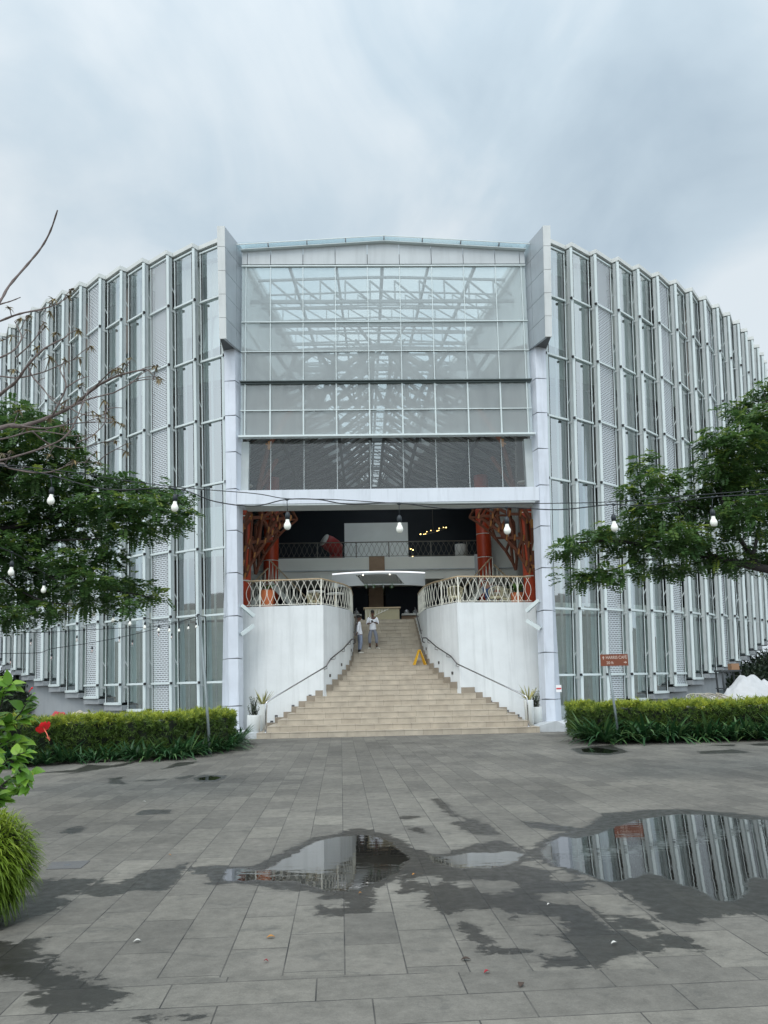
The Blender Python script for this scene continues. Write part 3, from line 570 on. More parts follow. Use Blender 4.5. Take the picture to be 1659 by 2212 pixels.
# walls behind the glass, in storeys
def arcwall(name, m_, ph0, ph1, z0, z1, dr, s, n=24, zf=None):
    g = MB(); vs = []
    for i in range(n+1):
        ph = ph0+(ph1-ph0)*i/n; zz0 = zf(ph) if zf else z0
        vs += [PP(s*ph, zz0, dr), PP(s*ph, z1, dr), PP(s*ph, zz0, dr-.15), PP(s*ph, z1, dr-.15)]
    for i in range(n):
        a = 4*i; b = a+4; g.f += [(a, b, b+1, a+1), (a+2, a+3, b+3, b+2), (a+1, b+1, b+3, a+3), (a, a+2, b+2, b)]; g.sm += [False]*4
    g.f += [(0, 1, 3, 2), (4*n, 4*n+2, 4*n+3, 4*n+1)]; g.sm += [False]*2; g.v = [tuple(v) for v in vs]
    return g.build(name, m_, bld)
for s in (-1, 1):
    arcwall('lower_wall', 'inner_green', 14.6, 87, 0, 4.30, -1.5, s, zf=lambda p: zbot(p)-.03)
    arcwall('floor_edge', 'deck_wall', 14.6, 87, 4.32, 4.75, -0.75, s)
    arcwall('lounge_wall', 'inner_dark', 20, 87, 4.76, 13.3, -6.0, s)
    arcwall('stair_soffit', 'inner_pale', 14.8, 87, 6.9, 8.9, -1.3, s)
    arcwall('upper_wall', 'inner_dark', 14.6, 87, 9.8, 13.9, -1.35, s)
    arcwall('attic_wall', 'inner_pale', 14.6, 87, 14.1, 17.6, -1.1, s)
    arcwall('attic_beam', 'inner_pale', 14.6, 87, 18.55, 19.1, -0.9, s)
    arcwall('plinth_wall', 'plinth_grey', 17.0, 44.5, 0, 2.6, -0.42, s, zf=lambda p: 0) if False else None
    g = MB()                                                          # plastered foot under the raised bays
    n = 20
    for i in range(n):
        p0, p1 = 15+30*i/n, 15+30*(i+1)/n
        g.hexa([PP(s*p0, 0, -.35)*1, PP(s*p1, 0, -.35)*1, PP(s*p1, 0, -.6), PP(s*p0, 0, -.6)], [Vector((*PP(s*p0, 1.9, -.35).xy, zbot(p0)-.25+.03)), Vector((*PP(s*p1, 1.9, -.35).xy, zbot(p1)-.25+.03)), Vector((*PP(s*p1, 1.9, -.6).xy, zbot(p1)-.2)), Vector((*PP(s*p0, 1.9, -.6).xy, zbot(p0)-.2))])
    g.build('plastered_foot', 'plinth_grey', bld)
    g = MB()                                                          # slab underneath the raised bays, dark space behind
    for i in range(24):
        p0, p1 = 40+2*i, 42+2*i; z = zbot(p0)-.3; g.hexa([PP(s*p0, z-.3, -1.2), PP(s*p1, z-.3, -1.2), PP(s*p1, z-.3, -8), PP(s*p0, z-.3, -8)], [PP(s*p0, z, -1.2), PP(s*p1, z, -1.2), PP(s*p1, z, -8), PP(s*p0, z, -8)])
    g.build('underside_slab', 'plinth_grey', bld)
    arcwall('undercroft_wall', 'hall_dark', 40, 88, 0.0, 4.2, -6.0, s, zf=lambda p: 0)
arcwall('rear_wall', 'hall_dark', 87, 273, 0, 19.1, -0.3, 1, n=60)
# floors (lounge level) left and right of the stairs
def wall_x(y):
    return float(np.interp(y, [2.62, 3.2, 3.7, 4.4, 4.9, 5.6, 6.2, 9.6], [2.57, 2.27, 2.02, 1.76, 1.60, 1.50, 1.47, 1.42]))
# roof: two halves with a tapering skylight between them
def wedge(y): return float(np.interp(y, [1, 30, 43, 51], [5.75, 1.5, 0.45, 0.2]))
def ox(y): return max(wedge(y)+.66, min(12, math.sqrt(max(0, 22.9**2-(y-YC)**2))))
for s in (-1, 1):
    g = MB()
    rim = [tuple(PP(s*p, 19.0, -.5).xy) for p in np.linspace(14.2, 179.3, 50)]; edge = [(s*wedge(y), y) for y in np.linspace(1.6, 50.8, 50)]
    for i in range(49): g.hexa([(*edge[i], 19.05), (*rim[i], 19.05), (*rim[i+1], 19.05), (*edge[i+1], 19.05)], [(*edge[i], 19.3), (*rim[i], 19.3), (*rim[i+1], 19.3), (*edge[i+1], 19.3)])
    g.build('roof_slab', 'ceiling_grey', bld)
    g = MB()                                                          # upstand along the skylight
    ys = np.linspace(1.7, 50, 12)
    for a, b in zip(ys, ys[1:]): g.beam((s*(wedge(a)+.10), a, 19.05), (s*(wedge(b)+.10), b, 19.05), .12, .45)
    g.build('skylight_kerb', 'ceiling_grey', bld)
    g = MB()
    for a, b in zip(ys, ys[1:]): g.hexa([(s*(wedge(a)+.55), a, 16.9), (s*(wedge(b)+.55), b, 16.9), (s*(wedge(b)+.62), b, 16.9), (s*(wedge(a)+.62), a, 16.9)], [(s*(wedge(a)+.17), a, 19.04), (s*(wedge(b)+.17), b, 19.04), (s*(wedge(b)+.24), b, 19.04), (s*(wedge(a)+.24), a, 19.04)])
    g.build('light_well_wall', 'ceiling_grey', bld)
    g = MB()
    for a, b in zip(ys, ys[1:]): g.hexa([(s*(wedge(a)+.63), a, 16.85), (s*(wedge(b)+.63), b, 16.85), (s*ox(b), b, 15.2), (s*ox(a), a, 15.2)], [(s*(wedge(a)+.63), a, 16.9), (s*(wedge(b)+.63), b, 16.9), (s*ox(b), b, 15.25), (s*ox(a), a, 15.25)])
    g.build('sloped_ceiling', 'ceiling_grey', bld)
g = MB()
for s in (-1, 1): g.add([(0, 1.1, 19.55), (s*(wedge(1)+.2), 1.1, 19.31), (s*(wedge(51)+.1), 51, 19.31), (0, 51, 19.36)], [(0, 1, 2, 3)])
sky_ = g.build('skylight', 'roof_glass', bld)
g = MB()
for t in (-1, -.72, -.36, 0, .36, .72, 1):
    g.beam((t*wedge(1)*.99, 1.6, 19.2+.3*(1-abs(t))), (t*wedge(51)*.99, 50.5, 19.22), .09 if t else .14, .2)
g.build('rafter', 'truss_steel', bld)
ty = 3.6; i = 0
while ty < 49:                                                        # crosswise lattice girders under the glass
    wd = wedge(ty)+(.6 if i % 2 == 0 else .2); g = MB(); zt_, zl = 19.0, 18.35-(0.35 if i == 0 else 0)
    th = .06 if i else .09
    n = max(4, int(wd*2/1.0)); xs = np.linspace(-wd, wd, n+1)
    for a, b in zip(xs, xs[1:]):
        g.beam((a, ty, zl), (b, ty, zl), th*1.4, th*1.5); g.beam((a, ty, zt_+.18*(1-abs(a)/wd)), (b, ty, zt_+.18*(1-abs(b)/wd)), th, th)
        g.beam((a, ty, zt_), (a, ty, zl), th*.7, th*.7); g.beam((a, ty, zt_), (b, ty, zl), th*.75, th*.75)
    if i % 4 == 1: g.beam((-wd-1.2, ty+.4, 17.75), (wd+1.2, ty+.4, 17.75), .12, .22)
    g.build('lattice_girder', 'truss_steel', bld); ty += 1.25 if ty < 14 else 1.7; i += 1
# tree-like timber and steel frames that rise through the hall
prof = [(0.42, 16.45), (2.3, 15.35), (5.2, 14.15), (8.3, 12.7)]
def fz(x): return float(np.interp(abs(x), [p[0] for p in prof], [p[1] for p in prof]))
for j in range(24):
    y = 5.0+1.75*j; g = MB(); wd = .15 if j else .2
    nodes = [0.42, 2.3, 5.2, 8.3]; off_ = 0.9 if j % 2 else 0
    for s in (-1, 1):
        for a, b in zip(nodes, nodes[1:]):
            sh = 0 if j < 12 else -.3
            g.beam((s*a, y, fz(a)+sh), (s*b, y+.1, fz(b)+sh), wd, wd)
            g.beam((s*a, y+.15, fz(a)-.05+sh), (s*b, y+1.7, fz(b)-.05+sh), wd*.8, wd*.8)
            if a > 1: g.beam((s*a, y+1.7, fz(a)-.08+sh), (s*b, y+.2, fz(b)-.08+sh), wd*.65, wd*.65)
        g.beam((s*.42, y, fz(0)+.1), (s*1.2, y+1.0, 18.2), wd*.5, wd*.5)
    g.build('hall_frame', 'grey_steel', bld)
g = MB()
for s in (-1, 1):
    for x in (0.42, 2.3, 5.2): g.beam((s*x, 5, fz(x)), (s*x*.8, 47, fz(x)-.3), .16, .2)
g.build('hall_purlin', 'grey_steel', bld)
g = MB()                                                              # big first frame just behind the glass
for s in (-1, 1):
    xs = [0, 1.1, 2.9, 4.7, 6.2]; zt_ = [16.15, 16.1, 16.05, 15.95, 15.8]; zl = [15.1, 14.9, 14.75, 14.6, 14.3]
    for i in range(4):
        g.beam((s*xs[i], 4.3, zt_[i]), (s*xs[i+1], 4.3, zt_[i+1]), .2, .16)
        a, b = (zl, zt_) if i % 2 else (zt_, zl)
        g.beam((s*xs[i], 4.3, a[i]), (s*xs[i+1], 4.3, b[i+1]), .16, .14); g.beam((s*(xs[i]+.9), 4.35, zt_[i]), (s*xs[i+1], 5.3, zl[i+1]-1.2), .16, .14)
        g.beam((s*xs[i+1], 4.35, zt_[i+1]), (s*xs[i], 5.3, zl[i]-1.2), .14, .12)
g.build('entrance_frame', 'truss_dark', bld)
# diagrid of brown struts with ochre plates beside the terraces
for s in (-1, 1):
    rows = [4.75, 6.3, 7.9, 9.5, 11.3, 13.2]; xo = [6.0, 5.98, 5.8, 5.4, 4.8, 4.0]; g = MB(); plates = []
    def node(i, j):
        y = 3.1+1.9*j+(0.95 if i % 2 else 0); return Vector((s*(xo[i]-0.13*j*(i > 1)), y, rows[i]))
    for i in range(5):
        for j in range(1):
            a = node(i, j)
            for b in ([node(i+1, j)]+([node(i+1, j+1)] if i % 2 else [node(i+1, j-1)] if j else [])):
                g.beam(a, b, .14, .12)
            if j < 2 and i % 2 == 1: g.beam(a, node(i, j+1), .12, .12)
            pl = MB(); pl.beam(a+Vector((-s*.02, -.06, -.17)), a+Vector((-s*.02, -.06, .17)), .10, .09); pl.beam(a+Vector((-.12, -.05, .08)), a+Vector((.12, -.05, -.04)), .06, .06); plates.append(pl)
    # branching network beneath the lintel
    nd = [(1490,770),(1455,690),(1480,500),(1465,260),(1380,570),(1430,435),(1260,430),(1340,430),(1180,350),(1100,290),(1220,320),(1120,210),(1290,190),(1400,190),(1170,130),(980,210),(1040,100),(1420,90),(1290,90),(1500,640)]
    ed = [(0,1),(1,4),(4,5),(5,2),(4,6),(6,8),(8,9),(9,15),(8,10),(10,12),(12,14),(12,7),(7,5),(5,13),(13,3),(12,13),(14,11),(11,9),(11,10),(7,6),(2,3),(13,17),(12,18),(14,16),(15,16),(11,15),(0,19),(19,2),(1,5),(10,6)]
    for dy_, kk in ((0, 1), (1.8, .75)):
        N3 = []
        for (u, v) in nd:
            q_ = at(822.9+.2149*u, 1069.8+.2149*v, 4.6); y_ = 4.3+(5.9-q_[0])*1.1+dy_; q_ = at(822.9+.2149*u, 1069.8+.2149*v, 4.3+(5.9-q_[0])*1.1); N3.append(Vector((s*min(q_[0], 6.05)*(1 if dy_ == 0 else .97), y_, q_[2]+(.35 if dy_ else 0))))
        for i, j in ed: g.beam(N3[i], N3[j], .13*kk, .12*kk)
        if dy_ == 0:
            for q_ in N3[::1]: pl = MB(); pl.beam(q_+Vector((-.02, -.085, -.12)), q_+Vector((.03, -.085, .13)), .10, .06); plates.append(pl)
    dg = g.build('timber_diagrid', 'brown_timber', bld); [p_.build('joint_plate', 'yellow_plate', dg) for p_ in plates]
    for (x, y, r_, z1) in ((5.95 if s > 0 else 6.15, 16, .42, 13.5), (5.92, 4.6, .28, 9.3)):
        g = MB(); g.lathe([(r_, 0), (r_, 4.0), (r_, z1-4.75)], (s*x, y, 4.76), 20); c_ = g.build('round_column', 'orange_paint', bld)
        g = MB(); [g.lathe([(r_+.008, 0), (r_+.008, .04)], (s*x, y, 4.76+z), 20) for z in (1.2, 2.55, 3.9, 5.25)]; g.build('column_band', 'deck_wall', c_)

# --- central glass wall
def yf(z): return 1.0+.08*(19-z)
XW = 5.72
milk_rows = [(15.84, 18.19, 'milky_glass'), (14.62, 15.84, 'milky_glass'), (13.36, 14.62, 'milky_glass'), (12.23, 13.30, 'milky_glass_mid'), (11.19, 12.23, 'milky_glass_mid')]
xm = [-5.55]+[-4.57+1.295*i for i in range(8)]+[5.55]
for a, b in zip(xm, xm[1:]):
    for z0, z1, m_ in milk_rows:
        g = MB(); g.add([(a+.02, yf(z0), z0+.02), (b-.02, yf(z0), z0+.02), (b-.02, yf(z1), z1-.02), (a+.02, yf(z1), z1-.02)], [(0, 1, 2, 3)]); g.build('milky_pane', m_, bld)
    g = MB(); g.add([(a+.015, 2.05, 9.05), (b-.015, 2.05, 9.05), (b-.015, 1.95, 11.1), (a+.015, 1.95, 11.1)], [(0, 1, 2, 3)]); g.build('smoky_pane', 'smoky_glass', bld)
for s in (-1, 1): g = MB(); g.add([(s*XW, yf(z), z) for z in (11.15, 18.2)]+[(s*5.55, yf(z), z) for z in (18.2, 11.15)], [(0, 1, 2, 3)]); g.build('edge_pane', 'milky_glass', bld)
g = MB()
for x in xm:
    g.beam((x, yf(11.2)-.04, 11.2), (x, yf(13.3)-.04, 13.3), .04 if abs(x) > 5 else .055, .07, (0, -1, 0)); g.beam((x, yf(13.4)-.03, 13.4), (x, yf(18.2)-.03, 18.2), .032, .06, (0, -1, 0))
for z, h_, d_ in ((15.84, .035, .07), (14.62, .025, .05), (12.23, .03, .06), (18.19, .05, .08)): g.beam((-XW, yf(z)-.05, z), (XW, yf(z)-.05, z), d_, h_)
g.beam((-XW-.05, yf(11.15)-.09, 11.17), (XW+.05, yf(11.15)-.09, 11.17), .28, .07)
g.build('glazing_bar', 'white_metal', bld)
g = MB(); g.beam((-XW-.03, yf(13.35)-.1, 13.37), (XW+.03, yf(13.35)-.1, 13.37), .24, .035); g.beam((-XW, yf(13.35)-.05, 13.31), (XW, yf(13.35)-.05, 13.31), .16, .03); g.build('drip_ledge', 'ledge_grey', bld)
g = MB()
for x in xm[1:-1]: g.beam((x, 2.0, 9.05), (x, 1.9, 11.1), .025, .05, (0, -1, 0))
g.build('glazing_seam', 'trim_metal', bld)
for s in (-1, 1): g = MB(); g.box((min(s*5.42, s*5.75), 1.9, 9.02), (max(s*5.42, s*5.75), 2.25, 11.1)); g.build('jamb', 'trim_metal', bld)
# opaque fascia panels with a shallow gable and glass coping
def zr(x): return 18.80+.38*(1-abs(x)/5.72)
xs_ = [-5.72, -5.5]+xm[1:-1]+[5.5, 5.72]
for a, b in zip(xs_, xs_[1:]):
    for (p, q_) in ([(a, b)] if a*b >= 0 else [(a, 0), (0, b)]):
        g = MB(); e_ = .012
        g.hexa([(p+e_*(p != 0), .98, 18.26), (q_-e_*(q_ != 0), .98, 18.26), (q_-e_*(q_ != 0), 1.08, 18.26), (p+e_*(p != 0), 1.08, 18.26)], [(p+e_*(p != 0), .98, zr(p)), (q_-e_*(q_ != 0), .98, zr(q_)), (q_-e_*(q_ != 0), 1.08, zr(q_)), (p+e_*(p != 0), 1.08, zr(p))]); g.build('fascia_panel', 'fascia_panel', bld)
g = MB(); g.box((-5.7, 1.09, 18.22), (5.7, 1.2, 18.75)); g.build('fascia_backing', 'joint_dark', bld)
g = MB()
for s in (-1, 1): g.beam((0, .93, zr(0)+.14), (s*5.9, .93, zr(5.72)+.14), .38, .035)
g.build('glass_coping', 'roof_glass', bld)
g = MB()
for s in (-1, 1): g.beam((0, .9, zr(0)+.02), (s*5.75, .9, zr(5.72)+.02), .22, .03); g.beam((0, .68, zr(0)+.165), (s*5.9, .68, zr(5.72)+.165), .03, .035)
g.build('coping_rail', 'white_metal', bld)
g = MB()
for x in [-4.65+1.55*i for i in range(7)]: g.beam((x, .69, zr(x)+.10), (x, 1.0, zr(x)+.10), .035, .10)
g.build('coping_bracket', 'dark_steel', bld)
# lintel over the open terrace
g = MB(); g.hexa([(-5.78, 1.50, 8.49), (5.78, 1.50, 8.49), (5.78, 2.5, 8.49), (-5.78, 2.5, 8.49)], [(-5.78, 1.46, 9.02), (5.78, 1.46, 9.02), (5.78, 2.5, 9.02), (-5.78, 2.5, 9.02)]); g.build('lintel', 'lintel', bld)
g = MB(); g.box((-5.5, 1.52, 8.42), (5.62, 2.45, 8.488)); g.build('lintel_soffit', 'trim_metal', bld)
# side fins and faceted columns
for s in (-1, 1):
    def xz(z, x0, x1): t = (z-14.75)/4.6; return s*(x0+(x1-x0)*t)
    zs = [14.62, 15.45, 16.38, 17.32, 18.28, 19.12]
    for i in range(5):
        z0, z1 = zs[i]+.008, zs[i+1]-.008; yv = lambda z: .12-.48*(z-14.6)/4.6
        zz0 = lambda dx: z0+(0.30*dx if i == 0 else 0)
        g = MB()   # front edge
        lo = [(xz(z0, 6.10, 6.20), yv(z0), z0), (xz(z0, 6.36, 6.50), yv(z0), z0), (xz(z0, 6.36, 6.50), yv(z0)+.05, z0), (xz(z0, 6.10, 6.20), yv(z0)+.05, z0)]
        hi = [(xz(z1, 6.10, 6.20), yv(z1), z1), (xz(z1, 6.36, 6.50), yv(z1), z1), (xz(z1, 6.36, 6.50), yv(z1)+.05, z1), (xz(z1, 6.10, 6.20), yv(z1)+.05, z1)]
        g.hexa(lo, hi); g.build('fin_edge_panel', 'fin_edge', bld)
        for (ta, tb) in ((0.0, .66), (.675, 1.0)):      # two panels along the inner cheek
            def ck(t, z): 
                y0 = yv(z)+.055; y1 = yf(z)+.25; return Vector((xz(z, 6.10-.36*t, 6.20-.44*t), y0+(y1-y0)*t, z))
            def drop(t, z): v = ck(t, z); v.z += (.10*t if i == 0 else 0); return v
            n_ = Vector((s*.10, .03, 0)); g = MB(); g.hexa([drop(ta, z0), drop(tb, z0), drop(tb, z0)+n_, drop(ta, z0)+n_], [ck(ta, z1), ck(tb, z1), ck(tb, z1)+n_, ck(ta, z1)+n_]); g.build('fin_cheek_panel', 'fin_panel', bld)
    g = MB(); y_ = .19; g.hexa([(s*6.17, .20, 14.66), (s*6.34, .20, 14.66), (s*6.45, 1.9, 14.66), (s*5.9, 1.9, 14.75)], [(s*6.27, -.27, 19.08), (s*6.47, -.27, 19.08), (s*6.6, 1.2, 19.08), (s*5.92, 1.2, 19.08)]); g.build('fin_core', 'joint_dark', bld)
    zc_ = [0.20, 1.05, 2.75, 4.3, 5.9, 7.5, 9.1, 10.55, 12.0, 13.4, 14.75]
    for i in range(10):
        z0, z1 = zc_[i]+.012, zc_[i+1]-.012
        def cp_(z): t = (z-.4)/14.3; yb = 2.0-.75*t; return [(s*(6.0+.43*t-.05), yb, z), (s*(5.60+.35*t), yb-.03, z), (s*(5.53+.21*t), yb+.62-.1*t, z), (s*(6.35), yb+.7, z)]
        lo = cp_(z0); hi = cp_(z1); lo[1] = (lo[1][0], lo[1][1], z0+.02); g = MB(); g.hexa(lo, hi); g.build('column_panel', 'clad_panel', bld)
    g = MB(); g.hexa([(s*(5.88), 2.03, .05), (s*5.64, 2.01, .05), (s*5.58, 2.55, .05), (s*6.2, 2.55, .05)], [(s*6.30, 1.28, 14.9), (s*5.98, 1.26, 14.9), (s*5.79, 1.85, 14.9), (s*6.2, 1.85, 14.9)]); g.build('column_core', 'joint_dark', bld)
    g = MB(); y0 = 1.92; g.beam((s*5.60, 1.95, 4.70), (s*5.18, 2.28, 4.33), .12, .13); g.beam((s*5.60, 1.95, 3.62), (s*5.18, 2.28, 3.98), .12, .13); g.build('brace', 'white_metal', bld)

# --- terrace walls, floors, upper deck
side = [(5.72, 3.05), (2.57, 2.62), (2.02, 3.70), (1.60, 4.90), (1.47, 6.2), (1.42, 9.62)]
for s in (-1, 1):
    g = MB(); P_ = [(s*x, y) for x, y in side]
    outer = P_; inner = [(s*5.72, 3.35), (s*2.75, 2.94), (s*2.25, 3.80), (s*1.86, 5.0), (s*1.73, 6.25), (s*1.68, 9.62)]
    for i in range(5): g.hexa([(*outer[i], 0), (*outer[i+1], 0), (*inner[i+1], 0), (*inner[i], 0)], [(*outer[i], 4.75), (*outer[i+1], 4.75), (*inner[i+1], 4.75), (*inner[i], 4.75)])
    g.build('terrace_wall', 'white_wall', bld)
    g = MB(); ring = [(s*5.71, 3.36)]+[(s*(abs(x)+.01), y) for x, y in inner[1:]]+[(s*1.7, 16), (s*12, 16), (s*12, 9.5), (s*8.2, 5.0)]
    g.hexa([(x, y, 4.45) for x, y in ring], [(x, y, 4.742) for x, y in ring]); g.build('terrace_floor', 'deck_wall', bld)
g = MB(); g.box((-1.68, 9.66, 4.40), (1.68, 24, 4.742)); g.build('lobby_floor', 'step_side', bld)
g = MB(); g.box((-9.5, 17.0, 7.68), (9.5, 24.5, 8.98)); g.build('upper_deck', 'deck_wall', bld)
g = MB(); g.box((-9.0, 16.9, 8.20), (9.0, 16.995, 8.26)); g.box((-6.6, 16.7, 7.62), (-5.9, 16.99, 9.02)); g.box((5.5, 16.7, 7.62), (6.2, 16.99, 9.02)); g.build('deck_trim', 'plinth_white', bld)
g = MB(); g.box((-.62, 16.86, 7.60), (.28, 16.9, 9.0)); g.build('panelled_pier', 'tan_board', bld); g = MB(); g.box((-.62, 20.5, 4.75), (.28, 21.2, 7.67)); g.build('panelled_pier', 'tan_board', bld)
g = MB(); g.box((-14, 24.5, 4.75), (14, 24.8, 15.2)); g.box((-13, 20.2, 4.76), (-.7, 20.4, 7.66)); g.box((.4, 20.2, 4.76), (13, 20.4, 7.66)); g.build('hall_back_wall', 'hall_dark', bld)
g = MB()
for s in (-1, 1): g.hexa([(s*9.9, 12, 4.76), (s*10.1, 12, 4.76), (s*14.1, 24.4, 4.76), (s*13.9, 24.4, 4.76)], [(s*9.9, 12, 14.4), (s*10.1, 12, 14.4), (s*14.1, 24.4, 14.4), (s*13.9, 24.4, 14.4)])
g.build('hall_side_wall', 'inner_dark', bld)
g = MB(); g.box((5.9+.7, 17.2, 8.99), (8.6, 17.5, 12.5)); g.build('side_partition', 'deck_wall', bld)
g = MB()                                                             # grey plinths beside the bottom step
g.hexa([(4.91, .35, 0), (6.3, .2, 0), (9.4, 1.0, 0), (9.4, 3.6, 0), (4.91, 2.6, 0)], [(4.91, .35, .19), (5.55, .25, .36), (9.4, 1.0, .36), (9.4, 3.6, .36), (4.91, 2.6, .19)])
g.build('plinth', 'plinth_white', bld)
g = MB(); g.hexa([(-4.72, .15, 0), (-5.4, .35, 0), (-8.5, 1.4, 0), (-8.5, 3.4, 0), (-4.72, 2.5, 0)], [(-4.72, .15, .187), (-5.4, .35, .187), (-8.5, 1.4, .2), (-8.5, 3.4, .2), (-4.72, 2.5, .187)]); g.build('plinth', 'plinth_white', bld)

# ------------------------------------------------------------------ staircase
def step_edge(n):                             # half width at step n (front at Y = .4(n-1))
    y = .4*(n-1)
    return None if n <= 7 else wall_x(y)-.005
st = thing('staircase', (0, 0, 0), 'wide beige tiled staircase narrowing up between two white walls', 'staircase')
xl = [4.70, 4.40, 4.08, 3.78, 3.51, 3.21, 2.88]; xr = [4.90, 4.64, 4.33, 4.03, 3.74, 3.42, 3.12]
for n in range(1, 26):
    y0 = .4*(n-1); z1 = .19*n; z0 = z1-.19
    g = MB(); t_ = MB()
    if n <= 7:
        a, b = xl[n-1], xr[n-1]; yb = lambda x: float(np.interp(x, [2.57, 5.72], [2.62, 3.05]))-.006
        ring = [(-a, y0), (b, y0), (b, yb(b)), (2.56, 2.614), (wall_x(2.81)-.006, 2.81), (-wall_x(2.81)+.006, 2.81), (-2.56, 2.614), (-a, yb(a))]
    else:
        w0, w1 = wall_x(y0)-.006, wall_x(y0+.4)-.006; ring = [(-w0, y0), (w0, y0), (w1, y0+.4), (-w1, y0+.4)]
    body = [(x, y+.015 if y < y0+.01 else y) for x, y in ring]
    g.hexa([(x, y, z0) for x, y in body], [(x, y, z1-.022) for x, y in body])
    g.hexa([(x, y, z1-.021) for x, y in ring], [(x, y, z1) for x, y in ring])
    g.build('step', 'step_tile', st)
skr = {-1: MB(), 1: MB()}
for n in range(1, 25):                        # stepped skirting tiles on the walls
    z = .19*n
    for s in (-1, 1):
        g = skr[s]
        X_ = xl if s < 0 else xr
        if n <= 7:
            xa = X_[n-1]; xb = X_[n] if n < 7 else 2.60; yb = lambda x: float(np.interp(x, [2.57, 5.72], [2.62, 3.05]))-.028
            g.hexa([(s*xa, yb(xa), z), (s*xb, yb(xb), z), (s*xb, yb(xb)+.026, z), (s*xa, yb(xa)+.026, z)], [(s*xa, yb(xa), z+.22), (s*xb, yb(xb), z+.22), (s*xb, yb(xb)+.026, z+.22), (s*xa, yb(xa)+.026, z+.22)])
        else:
            ya, yb2 = .4*(n-1), .4*n; xa, xb = wall_x(ya), wall_x(yb2)
            g.hexa([(s*(xa-.028), ya-.03, z-.02), (s*(xb-.028), yb2-.03, z-.02), (s*(xb-.003), yb2-.03, z-.02), (s*(xa-.003), ya-.03, z-.02)], [(s*(xa-.028), ya-.03, z+.24), (s*(xb-.028), yb2-.03, z+.24), (s*(xb-.003), yb2-.03, z+.24), (s*(xa-.003), ya-.03, z+.24)])
[skr[s].build('skirting', 'step_side', st) for s in (-1, 1)]
# recessed step lights in the walls
for s in (-1, 1):
    for i, (zz, xx) in enumerate([(.62, 4.35), (.98, 3.72), (1.34, 3.08)] + ([(.42, 4.52)] if s < 0 else [(.45, 4.75)])):
        y = float(np.interp(xx, [2.57, 5.72], [2.62, 3.05])); g = MB(); g.box((s*xx-.055, y-.012, zz-.05), (s*xx+.055, y-.001, zz+.06)); o = g.build('step_light', 'dark_steel', bld); g = MB(); g.box((s*xx-.03, y-.016, zz-.02), (s*xx+.03, y-.0125, zz+.0)); g.build('lens', 'trim_metal', o)
    for y in (3.0, 3.9, 5.2, 6.4):
        xx = wall_x(y); zz = .19*(y/.4+1)+.42; dx = wall_x(y+.1)-xx; g = MB(); g.hexa([(s*(xx-.014), y, zz), (s*(xx+dx-.014), y+.1, zz), (s*(xx+dx), y+.1, zz), (s*xx, y, zz)], [(s*(xx-.014), y, zz+.11), (s*(xx+dx-.014), y+.1, zz+.11), (s*(xx+dx), y+.1, zz+.11), (s*xx, y, zz+.11)]); g.build('step_light', 'dark_steel', bld)
# handrails
for s, lab in ((-1, 'stainless steel handrail rising along the left white wall of the stairs'), (1, 'stainless steel handrail rising along the right white wall of the stairs')):
    x0 = 4.42 if s < 0 else 4.55
    h = thing('handrail', (s*x0, .15, .19), lab, 'handrail')
    g = MB(); pts = [(s*x0, .15, .19), (s*x0, .15, 1.14), (s*(x0-.02), .17, 1.19), (s*(x0-.08), .22, 1.24), (s*2.47, 2.50, 2.42)]
    g.tube(pts, .026, 10); g.tube([(s*x0, .15, .19), (s*x0, .15, .21)], .06, 12); g.build('lower_rail', 'steel', h)
    g = MB(); p2 = [(s*2.47, 2.50, 2.42), (s*2.30, 2.95, 2.72), (s*1.85, 3.8, 3.12), (s*1.52, 4.75, 3.55), (s*1.40, 4.95, 3.57), (s*1.37, 4.98, 3.42), (s*1.47, 5.03, 3.38)]
    g.tube(p2, .024, 8); g.build('middle_rail', 'dark_steel', h)
    g = MB(); g.tube([(s*1.37, 5.25, 3.75), (s*1.34, 7.0, 4.60), (s*1.34, 8.2, 5.15)], .024, 8); g.build('upper_rail', 'dark_steel', h)
    for (x, y, z) in ((2.45, 2.6, 2.46), (2.15, 3.05, 2.83), (1.80, 3.92, 3.16), (1.58, 4.6, 3.47), (1.36, 5.9, 4.06), (1.34, 7.4, 4.80)):
        g = MB(); wx = wall_x(y+.05); g.tube([(s*x, y, z-.02), (s*(x-.01), y, z-.12), (s*(wx-.01), y+.06, z-.14)], .011, 6); g.build('bracket', 'dark_steel', h)

